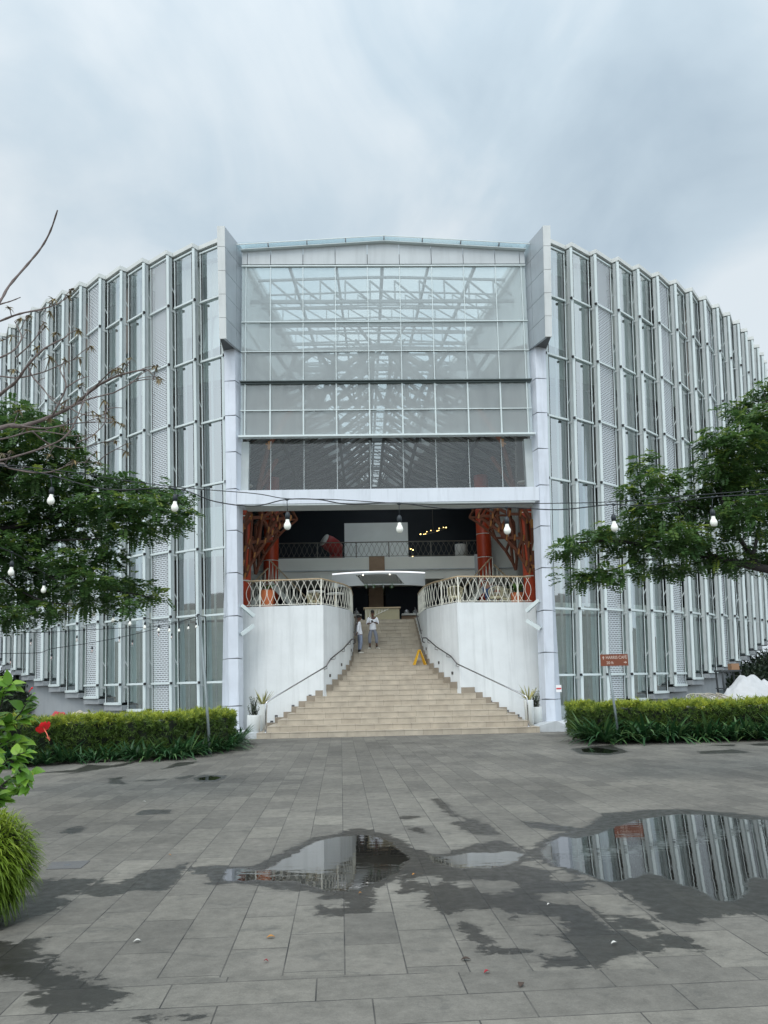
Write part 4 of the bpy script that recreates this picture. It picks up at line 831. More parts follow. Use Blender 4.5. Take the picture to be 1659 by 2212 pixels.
# ------------------------------------------------------------------ railings with interlaced ovals
def lattice(g, a, b, z0, z1, sp, am, r_):
    a = Vector(a); b = Vector(b); ln = (b-a).length; n = max(1, round(ln/sp)); d = (b-a)/ln
    nrm = d.cross(Vector((0, 0, 1)))
    for i in range(n):
        c_ = a+d*(ln*(i+.5)/n)
        for sg in (-1, 1):
            P_ = [c_+d*sg*am*math.sin(pi*t/8)*1.0-d*sg*(am*.35)+Vector((0, 0, z0+(z1-z0)*t/8)) for t in range(9)]
            P_ = [Vector((p.x, p.y, z0+(z1-z0)*t/8)) for t, p in enumerate(P_)]
            g.tube(P_, r_, 4, cap=False)
def railing(label, pts, posts, z0, hgt, mrail, mbar, sp=.26, am=.19, r_=.0135, pw=.05, group=None):
    o = thing('railing', (pts[0][0], pts[0][1], z0), label, 'railing', group)
    g = MB(); g.tube([(x, y, z0+hgt) for x, y in pts], (.035, .028) if False else .032, 8); g.build('top_rail', mrail, o)
    g = MB(); g.tube([(x, y, z0+.06) for x, y in pts], .014, 6); g.build('bottom_rail', mbar, o)
    g = MB()
    for a, b in zip(pts, pts[1:]): lattice(g, (*a, 0), (*b, 0), z0+.06, z0+hgt-.03, sp, am, r_)
    tag(g.build('oval_lattice', mbar, o))
    for x, y in posts:
        g = MB(); g.box((x-pw/2, y-pw/2, z0), (x+pw/2, y+pw/2, z0+hgt-.02)); g.build('post', mbar, o)
    return o
def curve_rail(s):
    return [(s*5.62, 3.14), (s*5.05, 3.06), (s*2.66, 2.74), (s*2.40, 3.2), (s*2.12, 3.82), (s*1.85, 4.4), (s*1.69, 4.98), (s*1.58, 5.6), (s*1.55, 6.25), (s*1.52, 7.2), (s*1.50, 8.3)]
for s, lab in ((-1, 'cream railing of interlaced ovals on the left terrace wall'), (1, 'cream railing of interlaced ovals on the right terrace wall')):
    railing(lab, curve_rail(s), [(s*5.05, 3.06), (s*2.66, 2.74), (s*2.12, 3.82), (s*1.55, 6.25)], 4.75, 1.02, 'rail_wood', 'rail_cream')
railing('dark railing of interlaced ovals along the upper deck', [(-6.3, 17.05), (6.0, 17.05)], [(x, 17.05) for x in (-6.1, -3.6, -1.35, .55, 3.0, 5.1)], 8.985, .90, 'rail_dull', 'rail_dull', sp=.30, am=.2, r_=.012, pw=.06)
for s, lab in ((-1, 'pale slatted stair parapet by the left orange column'), (1, 'pale slatted stair parapet by the right orange column')):
    o = thing('stair_parapet', (s*6, 10, 4.75), lab, 'stair railing')
    for (x0, x1, z0_, z1_, hh, nn) in ((5.9, 3.6, 7.3, 4.9, 1.0, 26), (7.6, 6.0, 5.4, 7.0, .9, 16)):
        g = MB()
        for i in range(nn):
            t = i/(nn-1); x = x0+(x1-x0)*t; z = z0_+(z1_-z0_)*t; g.beam((s*x, 13.5, z), (s*(x+.05*(-1)**i), 13.5, z+hh), .03, .03)
        g.build('baluster_screen', 'rail_cream', o); g = MB(); g.beam((s*x0, 13.5, z0_+hh), (s*x1, 13.5, z1_+hh), .06, .06); g.build('top_rail', 'rail_wood', o)
        g = MB(); g.beam((s*x0, 14.0, z0_-.15), (s*x1, 14.0, z1_-.15), .9, .25); g.build('flight', 'deck_wall', o)

# ------------------------------------------------------------------ things in the hall
o = thing('reception_counter', (-.1, 10.6, 4.75), 'light wood reception counter with a white slatted triangle at the top of the stairs', 'counter')
g = MB(); g.box((-.93, 10.5, 4.745), (.74, 11.2, 5.36)); g.build('cabinet', 'light_wood', o)
g = MB(); g.box((-1.0, 10.42, 5.365), (.80, 11.25, 5.42)); g.build('worktop', 'rail_wood', o)
g = MB()
for i in range(15):
    x = -.9+.075*i; zb_ = 5.33-(.52-.52*i/16); g.beam((x, 10.48, 5.34), (x+.03*(-1)**i, 10.48, zb_), .016, .02)
g.beam((-.9, 10.475, 4.82), (.22, 10.475, 5.34), .03, .03); g.build('slat_screen', 'rail_cream', o)
for s, lab in ((-1, 'low shelf counter with pans left of the reception counter'), (1, 'low shelf counter with pans right of the reception counter')):
    o = thing('buffet_counter', (s*1.7, 13, 4.75), lab, 'counter'); g = MB(); x0, x1 = (1.0, 2.6) if s > 0 else (-2.6, -1.1)
    g.box((x0, 13, 5.25), (x1, 13.6, 5.34)); g.build('worktop', 'deck_wall', o); g = MB(); g.box((x0, 13.2, 4.76), (x1, 13.6, 5.24)); g.build('shelf', 'tan_board', o)
for i, x in enumerate((1.25, 1.72, -1.35)):
    o = thing('chafing_dish', (x, 13.2, 5.35), ['shiny chafing dish nearest the reception counter, on the right shelf', 'shiny chafing dish on the right shelf, next to the stair wall', 'shiny chafing dish on the shelf left of the reception counter'][i], 'dish')
    g = MB(); g.lathe([(.13, 0), (.15, .05), (.15, .09)], (x, 13.2, 5.35), 16); g.build('pan', 'steel', o); g = MB(); g.lathe([(.15, .095), (.12, .16), (.04, .19), (.02, .21)], (x, 13.2, 5.35), 16); g.build('lid', 'steel', o)
# curved white canopy over the reception
o = thing('reception_canopy', (-.25, 11, 6.45), 'curved white canopy with an LED edge over the reception counter', 'canopy')
g = MB(); cxx = -.22; Rr = 4.6; n = 24; A_ = [R(-30+60*i/n) for i in range(n+1)]
def arc(a, r_, z): return (cxx+r_*math.sin(a), 15.0-r_*math.cos(a), z)
for i in range(n):
    a, b = A_[i], A_[i+1]
    g.hexa([arc(a, Rr, 6.50), arc(b, Rr, 6.50), arc(b, Rr-.12, 6.50), arc(a, Rr-.12, 6.50)], [arc(a, Rr, 7.12), arc(b, Rr, 7.12), arc(b, Rr-.12, 7.12), arc(a, Rr-.12, 7.12)])
    g.hexa([arc(a, Rr-.12, 7.06), arc(b, Rr-.12, 7.06), arc(b, 2.6, 7.06), arc(a, 2.6, 7.06)], [arc(a, Rr-.12, 7.12), arc(b, Rr-.12, 7.12), arc(b, 2.6, 7.12), arc(a, 2.6, 7.12)])
g.build('curved_fascia', 'canopy_white', o)
g = MB(); g.tube([arc(a, Rr+.01, 7.15) for a in A_], .03, 6); g.build('led_edge', 'led_strip', o)
g = MB(); zt_, zb_ = 7.02, 6.56; xa, xb = -1.35, .62
def fa(x, z, d_=.012):
    a = math.asin((x-cxx)/Rr); return arc(a, Rr+d_, z)
for i in range(12):
    u0, u1 = i/12, (i+1)/12; sh = .38
    g.add([fa(xa+(xb-xa)*u0+sh, zb_), fa(xa+(xb-xa)*u1+sh, zb_), fa(xa+(xb-xa)*u1, zt_), fa(xa+(xb-xa)*u0, zt_)], [(0, 1, 2, 3)])
g.build('opening', 'hall_dark', o)
g = MB()
for i in range(13):
    u = (i+.5)/13
    for sg in (-1, 1): g.tube([fa(xa+(xb-xa)*u+.38*(1-t/8)+sg*.065*math.sin(pi*t/4), zb_+(zt_-zb_)*t/8, .03) for t in range(9)], .009, 4, cap=False)
g.build('oval_lattice', 'rail_cream', o)
for x in (-1.0, .3): g = MB(); g.ball(fa(x, 7.0, .05), .03, 8, 6); g.build('spotlight', 'lamp_white', o)
for i, x in enumerate((-.85, -.5, -.02, .4)):
    g = MB(); g.ball((x, 10.45, 6.42), (.035, .035, .09), 8, 6); o2 = g.build('hanging_plant', 'deck_leafy' if False else 'trim_metal', o)
    c_ = np.array([[x, 10.43, 6.46]]*26)+rng.normal(0, 1, (26, 3))*[.03, .03, .07]; d_ = rng.normal(0, 1, (26, 3)); o2 = leafobj('leaves', diamonds(c_, d_, rng.normal(0, 1, (26, 3)), np.full(26, .09), np.full(26, .035)), 4, 'deck_plant', rng.random(26), o2)
# projection screen, drum, chandelier
o = thing('projection_screen', (-.1, 19.8, 9.0), 'big grey cloth screen standing on the upper deck', 'screen')
g = MB(); g.box((-2.08, 19.8, 9.45), (1.86, 19.9, 11.62)); g.build('cloth', 'screen_cloth', o); g = MB(); g.box((-2.08, 19.82, 8.985), (-1.7, 19.88, 9.44)); g.build('stand_leg', 'screen_cloth', o); g = MB(); g.box((1.5, 19.82, 8.985), (1.86, 19.88, 9.44)); g.build('stand_leg', 'screen_cloth', o)
o = thing('barrel_drum', (-3.0, 18.2, 9.0), 'red barrel drum with a white skin, tilted on a stand on the upper deck', 'drum')
g = MB(); p0, p1 = Vector((-3.22, 18.0, 10.22)), Vector((-2.40, 18.5, 9.72)); g.tube([p0, p0.lerp(p1, .3), p0.lerp(p1, .7), p1], [.38, .46, .46, .38], 24); g.build('shell', 'drum_red', o)
g = MB(); d = (p0-p1).normalized(); g.tube([p0+d*.002, p0+d*.05], .39, 24); g.build('drum_skin', 'drum_white', o)
for a, b in (((-3.0, 18.0, 8.985), (-2.5, 18.4, 9.7)), ((-2.3, 18.0, 8.985), (-2.9, 18.2, 9.75))): g = MB(); g.beam(a, b, .07, .07); g.build('stand_leg', 'drum_red', o)
g = MB(); g.box((-2.95, 18.5, 8.99), (-2.2, 18.9, 9.75)); tag(g.build('red_case', 'drum_red'), 'dark red case below the drum on the upper deck', 'case')
o = thing('chandelier', (3.6, 21.5, 12), 'ring chandelier with small warm bulbs above the right of the upper deck', 'chandelier')
g = MB(); g.tube([(3.6+.85*math.cos(2*pi*i/24), 21.5+.85*math.sin(2*pi*i/24), 11.35+.30*math.sin(2*pi*i/24+.8)) for i in range(25)], .015, 5); g.tube([(3.6, 21.5, 11.4), (3.6, 21.5, 14.4)], .012, 5); g.build('ring', 'rail_dull', o)
for i in range(12):
    a = 2*pi*i/12+.2*math.sin(i*3); g = MB(); g.ball((3.6+.85*math.cos(a), 21.4+.85*math.sin(a), 11.38+.32*math.sin(a+.8)), .022, 6, 5); g.build('bulb', 'lamp_warm', o)
o = thing('table_lamp', (2.4, 20.5, 9.9), 'pair of small warm lamps glowing behind the upper deck railing', 'lamp')
for p in ((2.2, 20.5, 10.0), (2.05, 20.4, 10.05), (2.15, 20.4, 9.55)): g = MB(); g.ball(p, .035, 6, 5); g.build('bulb', 'lamp_warm', o)
g = MB(); g.beam((2.12, 20.5, 8.99), (2.12, 20.5, 10.0), .03, .03); g.build('stem', 'rail_dull', o)
g = MB(); g.lathe([(.33, 0), (.33, .85)], (4.85, 18.0, 8.985), 20); tag(g.build('round_bin', 'drum_white'), 'white cylinder beside the right orange column on the upper deck', 'bin')

# ------------------------------------------------------------------ terrace furniture
def shell_chair(loc, rz, lab, m_='chair_cream', grp=None):
    o = thing('wicker_chair', (0, 0, 0), lab, 'chair', grp)
    g = MB()
    for i in range(19):
        a = R(-115+230*i/18); x, y = .30*math.sin(a), .28*math.cos(a); hh = .84-.17*(abs(a)/2)**2
        g.tube([(x*.75, y*.75, .40), (x, y, .58), (x*1.02, y*1.02, hh)], .011, 4)
    g.tube([(.31*math.sin(R(-115+230*i/18)), .29*math.cos(R(-115+230*i/18)), .84-.17*(abs(R(-115+230*i/18))/2)**2) for i in range(19)], .016, 6); g.build('backrest', m_, o)
    g = MB(); g.lathe([(.26, .38), (.27, .42), (.26, .45)], (0, 0, 0), 20); g.build('seat', m_, o)
    for x, y in ((-.2, -.18), (.2, -.18), (-.18, .2), (.18, .2)): g = MB(); g.tube([(x, y, .40), (x*1.2, y*1.2, 0)], .014, 6); g.build('leg', m_, o)
    o.location = tuple(float(c) for c in loc); o.rotation_euler = (0, 0, rz); return o
c0 = shell_chair((2.75, 4.5, 4.745), pi, 'cream wicker chair behind the corner of the right terrace railing', grp='cream wicker chairs on the right terrace')
copy_tree(c0, None, (4.5, 4.9, 4.745), 'cream wicker chair in front of the seated person in blue', rz=pi+.3)
copy_tree(c0, None, (5.15, 5.6, 4.745), 'cream wicker chair between the seated person in red and the orange pot', rz=pi-.9)
copy_tree(c0, None, (-3.1, 5.3, 4.745), 'cream wicker chair near the corner of the left terrace railing', rz=2.2)
def small_table(loc, lab):
    o = thing('cafe_table', loc, lab, 'table'); x, y, z = loc
    g = MB(); g.lathe([(.36, .71), (.37, .725), (.36, .745)], (x, y, z), 24); g.build('tabletop', 'table_white', o)
    g = MB(); g.lathe([(.035, .02), (.035, .70)], (x, y, z), 10); g.build('stem', 'rail_wood', o); g = MB(); g.lathe([(.22, 0), (.20, .02)], (x, y, z), 20); g.build('base', 'rail_wood', o)
small_table((4.75, 6.2, 4.745), 'round white cafe table between the seated people on the right terrace')
small_table((-2.95, 4.4, 4.745), 'round white cafe table behind the corner post of the left railing')
small_table((-2.2, 5.2, 4.745), 'round white cafe table by the curved part of the left railing')
def leafy_pot(x, y, z, r_, h_, lab, nl=9, big=.55, m_='orange_pot'):
    o = thing('potted_plant', (x, y, z), lab, 'potted plant')
    g = MB(); g.lathe([(r_*.82, 0), (r_, h_*.5), (r_, h_), (r_*.88, h_), (r_*.86, h_-.05)], (x, y, z), 24, cap=True); g.build('pot', m_, o)
    th = rng.random(nl)*2*pi; d_ = np.stack([np.cos(th)*.75, np.sin(th)*.75, .6+rng.random(nl)*.6], 1); c_ = np.tile([x, y, z+h_], (nl, 1)); 
    V, fs = blades(c_, d_, big*(.7+.5*rng.random(nl)), np.full(nl, .17), .25+.4*rng.random(nl), 5)
    leafobj('leaves', V, V.shape[1], 'deck_plant', rng.random(nl), o, fs); return o
leafy_pot(-4.9, 4.1, 4.745, .26, .78, 'tall orange pot with broad leaves on the left terrace', 11, .75)
leafy_pot(5.45, 5.1, 4.745, .27, .62, 'orange pot with broad leaves on the right terrace', 26, .75)

# ------------------------------------------------------------------ signs, planters, caution board
o = thing('direction_sign', (5.8, -5.55, 0), 'small brown direction sign on a grey pole in front of the right hedge', 'sign')
g = MB(); g.tube([(5.80, -5.55, 0), (5.68, -5.52, 2.06)], .034, 10); g.build('pole', 'pole_grey', o)
T0 = at(1296, 1414, -5.58); T1 = at(1355, 1412.5, -5.58); zc0 = (T0[2]+T1[2])/2; wS = T1[0]-T0[0]; hS = .315
px0 = T0[0]; py = -5.60
g = MB(); g.box((px0, py, zc0-hS), (px0+wS, py+.03, zc0)); pl_ = g.build('board', 'sign_brown', o)
def text(body, x, y, z, size, m_, parent, nm='lettering', wd=None, rot=(pi/2, 0, 0)):
    cu_ = bpy.data.curves.new(nm, 'FONT'); cu_.body = body; cu_.size = size; cu_.extrude = .0015; cu_.offset = .002; t_ = bpy.data.objects.new('tmp', cu_); COL.objects.link(t_)
    dg = bpy.context.evaluated_depsgraph_get(); me = bpy.data.meshes.new_from_object(t_.evaluated_get(dg)); bpy.data.objects.remove(t_)
    xs_ = [v.co.x for v in me.vertices]; k = (wd/(max(xs_)-min(xs_))) if wd else 1
    Mx = Matrix.Translation((x, y, z)) @ Matrix.Rotation(rot[2], 4, 'Z') @ Matrix.Rotation(rot[0], 4, 'X') @ Matrix.Diagonal((k, 1, 1, 1)); me.transform(Mx)
    me.materials.clear(); me.materials.append(M[m_]); o_ = bpy.data.objects.new(nm, me); COL.objects.link(o_); o_.parent = parent; o_.matrix_parent_inverse = parent.matrix_basis.inverted(); return o_
text('HARRIS CAFÉ', px0+.145, py-.004, zc0-.125, .115, 'sign_letter', pl_, wd=wS-.18)
text('20 ft', px0+.155, py-.004, zc0-.265, .105, 'sign_letter', pl_)
g = MB(); ax, az = px0+.08, zc0-.09
g.hexa([(ax-.035, py-.004, az), (ax, py-.004, az+.045), (ax+.035, py-.004, az)], [(ax-.035, py-.001, az), (ax, py-.001, az+.045), (ax+.035, py-.001, az)]); g.box((ax-.014, py-.004, az-.045), (ax+.014, py-.001, az-.001)); g.build('up_arrow', 'sign_letter', pl_)
g = MB(); ax, az = px0+wS-.08, zc0-.225
g.hexa([(ax, py-.004, az-.035), (ax+.045, py-.004, az), (ax, py-.004, az+.035)], [(ax, py-.001, az-.035), (ax+.045, py-.001, az), (ax, py-.001, az+.035)]); g.box((ax-.045, py-.004, az-.014), (ax-.001, py-.001, az+.014)); g.build('right_arrow', 'sign_letter', pl_)
# paper notice on the first right-hand pane
q = at(1207, 1487, 1.55)
o = thing('paper_notice', q, 'small white notice with a red band on the glass right of the entrance column', 'notice')
g = MB(); g.box((q[0]-.10, 1.55, q[2]-.13), (q[0]+.10, 1.556, q[2]+.12)); g.build('sheet', 'notice_white', o); g = MB(); g.box((q[0]-.09, 1.546, q[2]-.035), (q[0]+.09, 1.549, q[2]+.02)); g.build('red_band', 'notice_red', o)
# yellow floor sign on the stairs
o = thing('caution_sign', (1.95, 4.95, .19*13), 'yellow folding wet floor sign standing on the right of the stairs', 'warning sign')
zt_ = .19*13; ap = Vector((1.24, 4.98, zt_+.60)); dv = Vector((.07, -.20, 0))
for sg, lab in ((-1, None), (1, None)):
    ft = ap+Vector((sg*.22, .02, -.60)); g = MB(); a0 = ft-dv*.62; a1 = ft+dv*.62; b0 = ap-dv*.38+Vector((sg*.01, 0, 0)); b1 = ap+dv*.38+Vector((sg*.01, 0, 0)); th = Vector((sg*.018, sg*.0, 0)); g.hexa([a0, a1, a1+th, a0+th], [b0, b1, b1+th, b0+th]); pn = g.build('panel', 'caution_yellow', o)
    if sg < 0:
        for t0, t1, wf in ((.22, .36, .3), (.42, .72, .25)):
            g = MB(); f_ = lambda t, u: a0.lerp(b0, t).lerp(a1.lerp(b1, t), u)+Vector((-.004, -.003, 0)); g.hexa([f_(t0, .5-wf), f_(t0, .5+wf), f_(t0, .5+wf)+Vector((.003, 0, 0)), f_(t0, .5-wf)+Vector((.003, 0, 0))], [f_(t1, .5-wf), f_(t1, .5+wf), f_(t1, .5+wf)+Vector((.003, 0, 0)), f_(t1, .5-wf)+Vector((.003, 0, 0))]); g.build('printed_mark', 'caution_mark', pn)
g = MB(); g.beam(ap-dv*.42+Vector((0, 0, .005)), ap+dv*.42+Vector((0, 0, .005)), .05, .03); g.build('hinge', 'caution_yellow', o)

def planter(x, y, z, r_, h_, kind, lab, taper=.94):
    o = thing('planter', (x, y, z), lab, 'planter')
    g = MB(); g.lathe([(r_*taper, 0), (r_, h_*.98), (r_, h_), (r_*.88, h_), (r_*.87, h_-.06)], (x, y, z), 32); g.build('pot', 'pot_white', o)
    g = MB(); g.lathe([(r_*.865, h_-.07), (r_*.865, h_-.05)], (x, y, z), 24); g.build('soil', 'soil', o)
    if kind == 'agave':
        n = 26; th = rng.random(n)*2*pi; e_ = .35+rng.random(n)*1.3; d_ = np.stack([np.cos(th), np.sin(th), e_], 1); V, fs = blades(np.tile([x, y, z+h_-.04], (n, 1)), d_, .45+.32*rng.random(n), np.full(n, .058), .02+.25*rng.random(n)*(e_ < .8), 4); leafobj('leaves', V, V.shape[1], 'agave_leaf', .25+.75*rng.random(n), o, fs)
    else:
        g = MB(); tips = []; TT = []
        for i in range(17):
            a = rng.random()*2*pi; rr_ = r_*.55*rng.random(); p = Vector((x+rr_*math.cos(a), y+rr_*math.sin(a), z+h_-.05)); dx = (rng.random(2)-.5)*.28; hh = .28+.42*rng.random(); pts = [p+Vector((dx[0]*t+.015*math.sin(t*9+i), dx[1]*t, hh*t)) for t in (0, .25, .5, .75, 1)]; g.tube(pts, [.013, .013, .012, .010, .005], 5)
            for t in np.linspace(.15, 1, 9): c_ = p+Vector((dx[0]*t, dx[1]*t, hh*t)); TT += [c_, c_]
        b_ = g.build('stems', 'cactus_stem' if False else 'bark_dark', o); C_ = np.array([tuple(c_) for c_ in TT]); n = len(C_); d_ = rng.normal(0, 1, (n, 3)); d_[:, 2] = np.abs(d_[:, 2])+.4; leafobj('leaves', diamonds(C_, d_, rng.normal(0, 1, (n, 3)), .05+.05*rng.random(n), np.full(n, .025)), 4, 'cactus_leaf', rng.random(n), o)
planter(-4.93, .95, .187, .235, .57, 'cactus', 'short white planter with dark upright stems left of the stairs', .97)
planter(-4.72, 1.75, .187, .17, .92, 'agave', 'tall white planter with a spiky striped plant left of the stairs', .86)
planter(4.78, 1.0, .187, .17, .88, 'agave', 'tall white planter with a spiky striped plant right of the stairs', .84)
planter(5.12, 1.55, .25, .24, .56, 'cactus', 'short white planter with dark upright stems right of the stairs', .95)
g = MB(); g.tube([(4.62, 2.72, .25), (4.66, 2.5, .22), (4.75, 2.2, .2)], .012, 6); tag(g.build('loose_cable', 'cable'), 'short grey cable hanging from the lowest right step light', 'cable')

# ------------------------------------------------------------------ string lights
def catmull(pts, k=6):
    P_ = [Vector(tuple(p)) for p in pts]; P_ = [P_[0]*2-P_[1]]+P_+[P_[-1]*2-P_[-2]]; out_ = []
    for i in range(1, len(P_)-2):
        for j in range(k):
            t = j/k; a, b, c_, d_ = P_[i-1:i+3]; out_.append(.5*((2*b)+(c_-a)*t+(2*a-5*b+4*c_-d_)*t*t+(3*b-a-3*c_+d_)*t**3))
    return out_+[P_[-2]]
def bulb_mesh(sz, clear=False):
    g = MB(); k = sz/.065
    g.lathe([(.016*k, 0), (.017*k, -.012*k), (.018*k, -.026*k), (.026*k, -.040*k), (.0325*k, -.058*k), (.032*k, -.072*k), (.026*k, -.088*k), (.014*k, -.098*k), (.001*k, -.101*k)], (0, 0, 0), 20); return g
_pb = None
def hang_bulb(p_node, p_top, sz, parent, clear=False, tilt=0.0):
    x, y, z = p_top; k = sz/.065
    g = bulb_mesh(sz, clear); g.v = [(a+x, b+y, c_+z) for a, b, c_ in g.v]; b_ = g.build('bulb', 'bulb_clear' if clear else 'bulb_white', parent)
    if clear:
        g = MB(); g.tube([(x-.008, y, z-.02*k), (x-.012, y, z-.055*k), (x, y, z-.07*k), (x+.012, y, z-.055*k), (x+.008, y, z-.02*k)], .003, 4); g.ball((x, y, z-.03*k), .011*k, 6, 5); g.build('filament', 'flower_core', b_)
    g = MB(); g.lathe([(.020*k, -.004*k), (.022*k, .03*k), (.021*k, .045*k), (.012*k, .062*k), (.005*k, .066*k)], (x, y, z), 14); 
    g.tube([(x, y, z+.06*k), tuple(p_node)], .0035, 5); g.ball(tuple(p_node), (.020, .012, .012), 8, 6); g.build('socket', 'socket', b_)
Y1 = -27+6.9
o = thing('string_light', at(829, 1090, Y1), 'nearest string of seven white bulbs hanging across the front of the building', 'string light')
A_ = [(-160, 985), (0, 1003), (132, 1017), (278, 1039), (400, 1054), (549, 1066), (618, 1077), (720, 1079), (859, 1087), (1000, 1089), (1207, 1087), (1318, 1084), (1447, 1074), (1659, 1057), (1830, 1040)]
B_ = [(-160, 975), (0, 1006), (99, 1024), (231, 1057), (377, 1055), (463, 1083), (549, 1093), (618, 1079), (687, 1079), (752, 1089), (862, 1087), (967, 1099), (1092, 1096), (1207, 1101), (1318, 1090), (1400, 1091), (1534, 1074), (1659, 1066), (1830, 1048)]
g = MB(); g.tube(catmull([at(x, y, Y1+.015) for x, y in A_]), .0042, 5); g.build('support_wire', 'cable', o)
g = MB(); g.tube(catmull([at(x, y, Y1) for x, y in B_]), .0055, 5); g.build('cable', 'cable', o)
for (x, yn, yt) in ((110, 1030, 1067), (377, 1056, 1082), (620, 1079, 1121), (862, 1088, 1128), (1094, 1096, 1131), (1325, 1090, 1125), (1539, 1074, 1114)):
    hang_bulb(at(x, yn, Y1), at(x+1, yt, Y1), .066, o)
PT = at(430, 1331, -2.2)
o = thing('light_pole', (-6.05, -1.9, 0), 'thin leaning grey pole at the left hedge holding up three light strings', 'pole')
g = MB(); b0 = onz(454, 1629); yb0 = b0[1]+.10; g.tube([tuple(at(454, 1612, yb0)*np.array([1, 1, 0])), tuple(at(443, 1470, yb0+.2)), tuple(at(437, 1400, (yb0-2.2)/2)), tuple(PT)], [.042, .040, .036, .032], 10); g.build('mast', 'pole_galv', o)
g = MB(); g.tube([(PT[0]-.12, -2.2, PT[2]+.03), (PT[0]+.22, -2.2, PT[2]-.02)], .012, 6); g.tube([(PT[0], -2.2, PT[2]-.3), (PT[0]-.04, -2.22, PT[2]+.04)], .02, 6); g.build('hook', 'cable', o)
rec = [(25, 1233, 8.7), (95, 1272, 10.3), (153, 1302, 11.8), (203, 1324, 12.7), (245, 1338, 14.1), (281, 1346, 16), (313, 1354, 17.7), (343, 1360, 18.7), (366, 1361, 19.8), (387, 1361, 21.8), (407, 1356, 23.2), (424, 1353, 24.3)]
o = thing('string_light', at(245, 1320, -13), 'string of white bulbs running from the pole towards the left foreground tree', 'string light')
top = [at(x, y-.042*1744/d*1.0-.16*1744/d, -27+d) for x, y, d in rec]
g = MB(); g.tube(catmull([at(-120, 1150, -27+7.2)]+top+[PT]), .006, 5); g.build('cable', 'cable', o)
for (x, y, d), n_ in zip(rec, top): hang_bulb(n_, at(x, y-.045*1744/d, -27+d), .067, o)
for lab, wire, bl in (('string of clear bulbs hanging level from the pole to the left edge', [(-120, 1358), (0, 1364), (99, 1366), (180, 1361), (258, 1357), (343, 1352)], [(67, 1385+4, 1364), (166, 1381, 1363), (258, 1383, 1357), (343, 1370, 1352), (371, 1376, 1346)]),
                      ('lower sagging string of clear bulbs from the pole to the left edge', [(-120, 1420), (0, 1412), (83, 1410), (114, 1401), (200, 1388), (286, 1371), (360, 1352)], [(23, 1430, 1411), (111, 1420, 1401), (199, 1405, 1388), (286, 1390, 1371)])):
    o = thing('string_light', at(200, 1380, -5), lab, 'string light'); dY = lambda x: -7.0+(x/430)*4.8
    g = MB(); g.tube(catmull([at(x, y, dY(x)) for x, y in wire]+[PT]), .009, 5); g.build('cable', 'cable', o)
    for x, yb_, yn in bl: hang_bulb(at(x, yn, dY(x)), at(x, yb_-3, dY(x)), .075, o, clear=True)

# ------------------------------------------------------------------ people
def skin_mesh(name, chains, m_, parent, root=0, sub=2):
    """chains: list of lists of (x, y, z, r); a chain whose first point matches an existing one is joined to it"""
    V, Rr_, E_ = [], [], []; idx = {}
    def vid(p):
        key = tuple(round(c_, 4) for c_ in p[:3])
        if key not in idx: idx[key] = len(V); V.append(p[:3]); Rr_.append(p[3])
        return idx[key]
    for ch in chains:
        ids = [vid(p) for p in ch]; E_ += list(zip(ids, ids[1:]))
    me = bpy.data.meshes.new(name); me.from_pydata([tuple(float(c_) for c_ in v) for v in V], E_, []); o_ = bpy.data.objects.new(name, me); COL.objects.link(o_)
    mo = o_.modifiers.new('skin', 'SKIN'); mo.use_smooth_shade = True; mo.branch_smoothing = 0.6
    for i, r_ in enumerate(Rr_):
        sv = me.skin_vertices[0].data[i]; sv.radius = r_ if isinstance(r_, tuple) else (r_, r_); sv.use_root = (i == root)
    o_.modifiers.new('sub', 'SUBSURF').levels = sub; o_.modifiers['sub'].render_levels = sub
    dg = bpy.context.evaluated_depsgraph_get(); dg.update(); m2 = bpy.data.meshes.new_from_object(o_.evaluated_get(dg)); bpy.data.objects.remove(o_)
    m2.name = name; m2.materials.clear(); m2.materials.append(M[m_]); m2.polygons.foreach_set('use_smooth', [True]*len(m2.polygons))
    o_ = bpy.data.objects.new(name, m2); COL.objects.link(o_); o_.parent = parent; return o_
def hand(w_, f_, up, s=1):                    # palm at w_, fingers along f_
    w_ = Vector(w_); f_ = Vector(f_).normalized(); up = Vector(up); sd = f_.cross(up).normalized(); ch = [[(*w_, .021), (*(w_+f_*.05), (.034, .016)), ]]
    pe = w_+f_*.075; ch[0].append((*pe, (.036, .014)))
    for i, (o_, l_) in enumerate(((-.030, .062), (-.010, .072), (.010, .068), (.030, .052))):
        a = pe+sd*o_+f_*.012; n_ = Vector(up)*-1
        ch.append([(*pe, (.036, .014)), (*a, .0085), (*(a+f_*l_*.5+n_*.006), .0078), (*(a+f_*l_*.85+n_*.024), .0065)])
    t0 = w_+f_*.035; ch.append([(*(w_+f_*.05), (.034, .016)), (*(t0+sd*-s*.042+f_*.012), .010), (*(t0+sd*-s*.056+f_*.045), .0085)])
    return ch
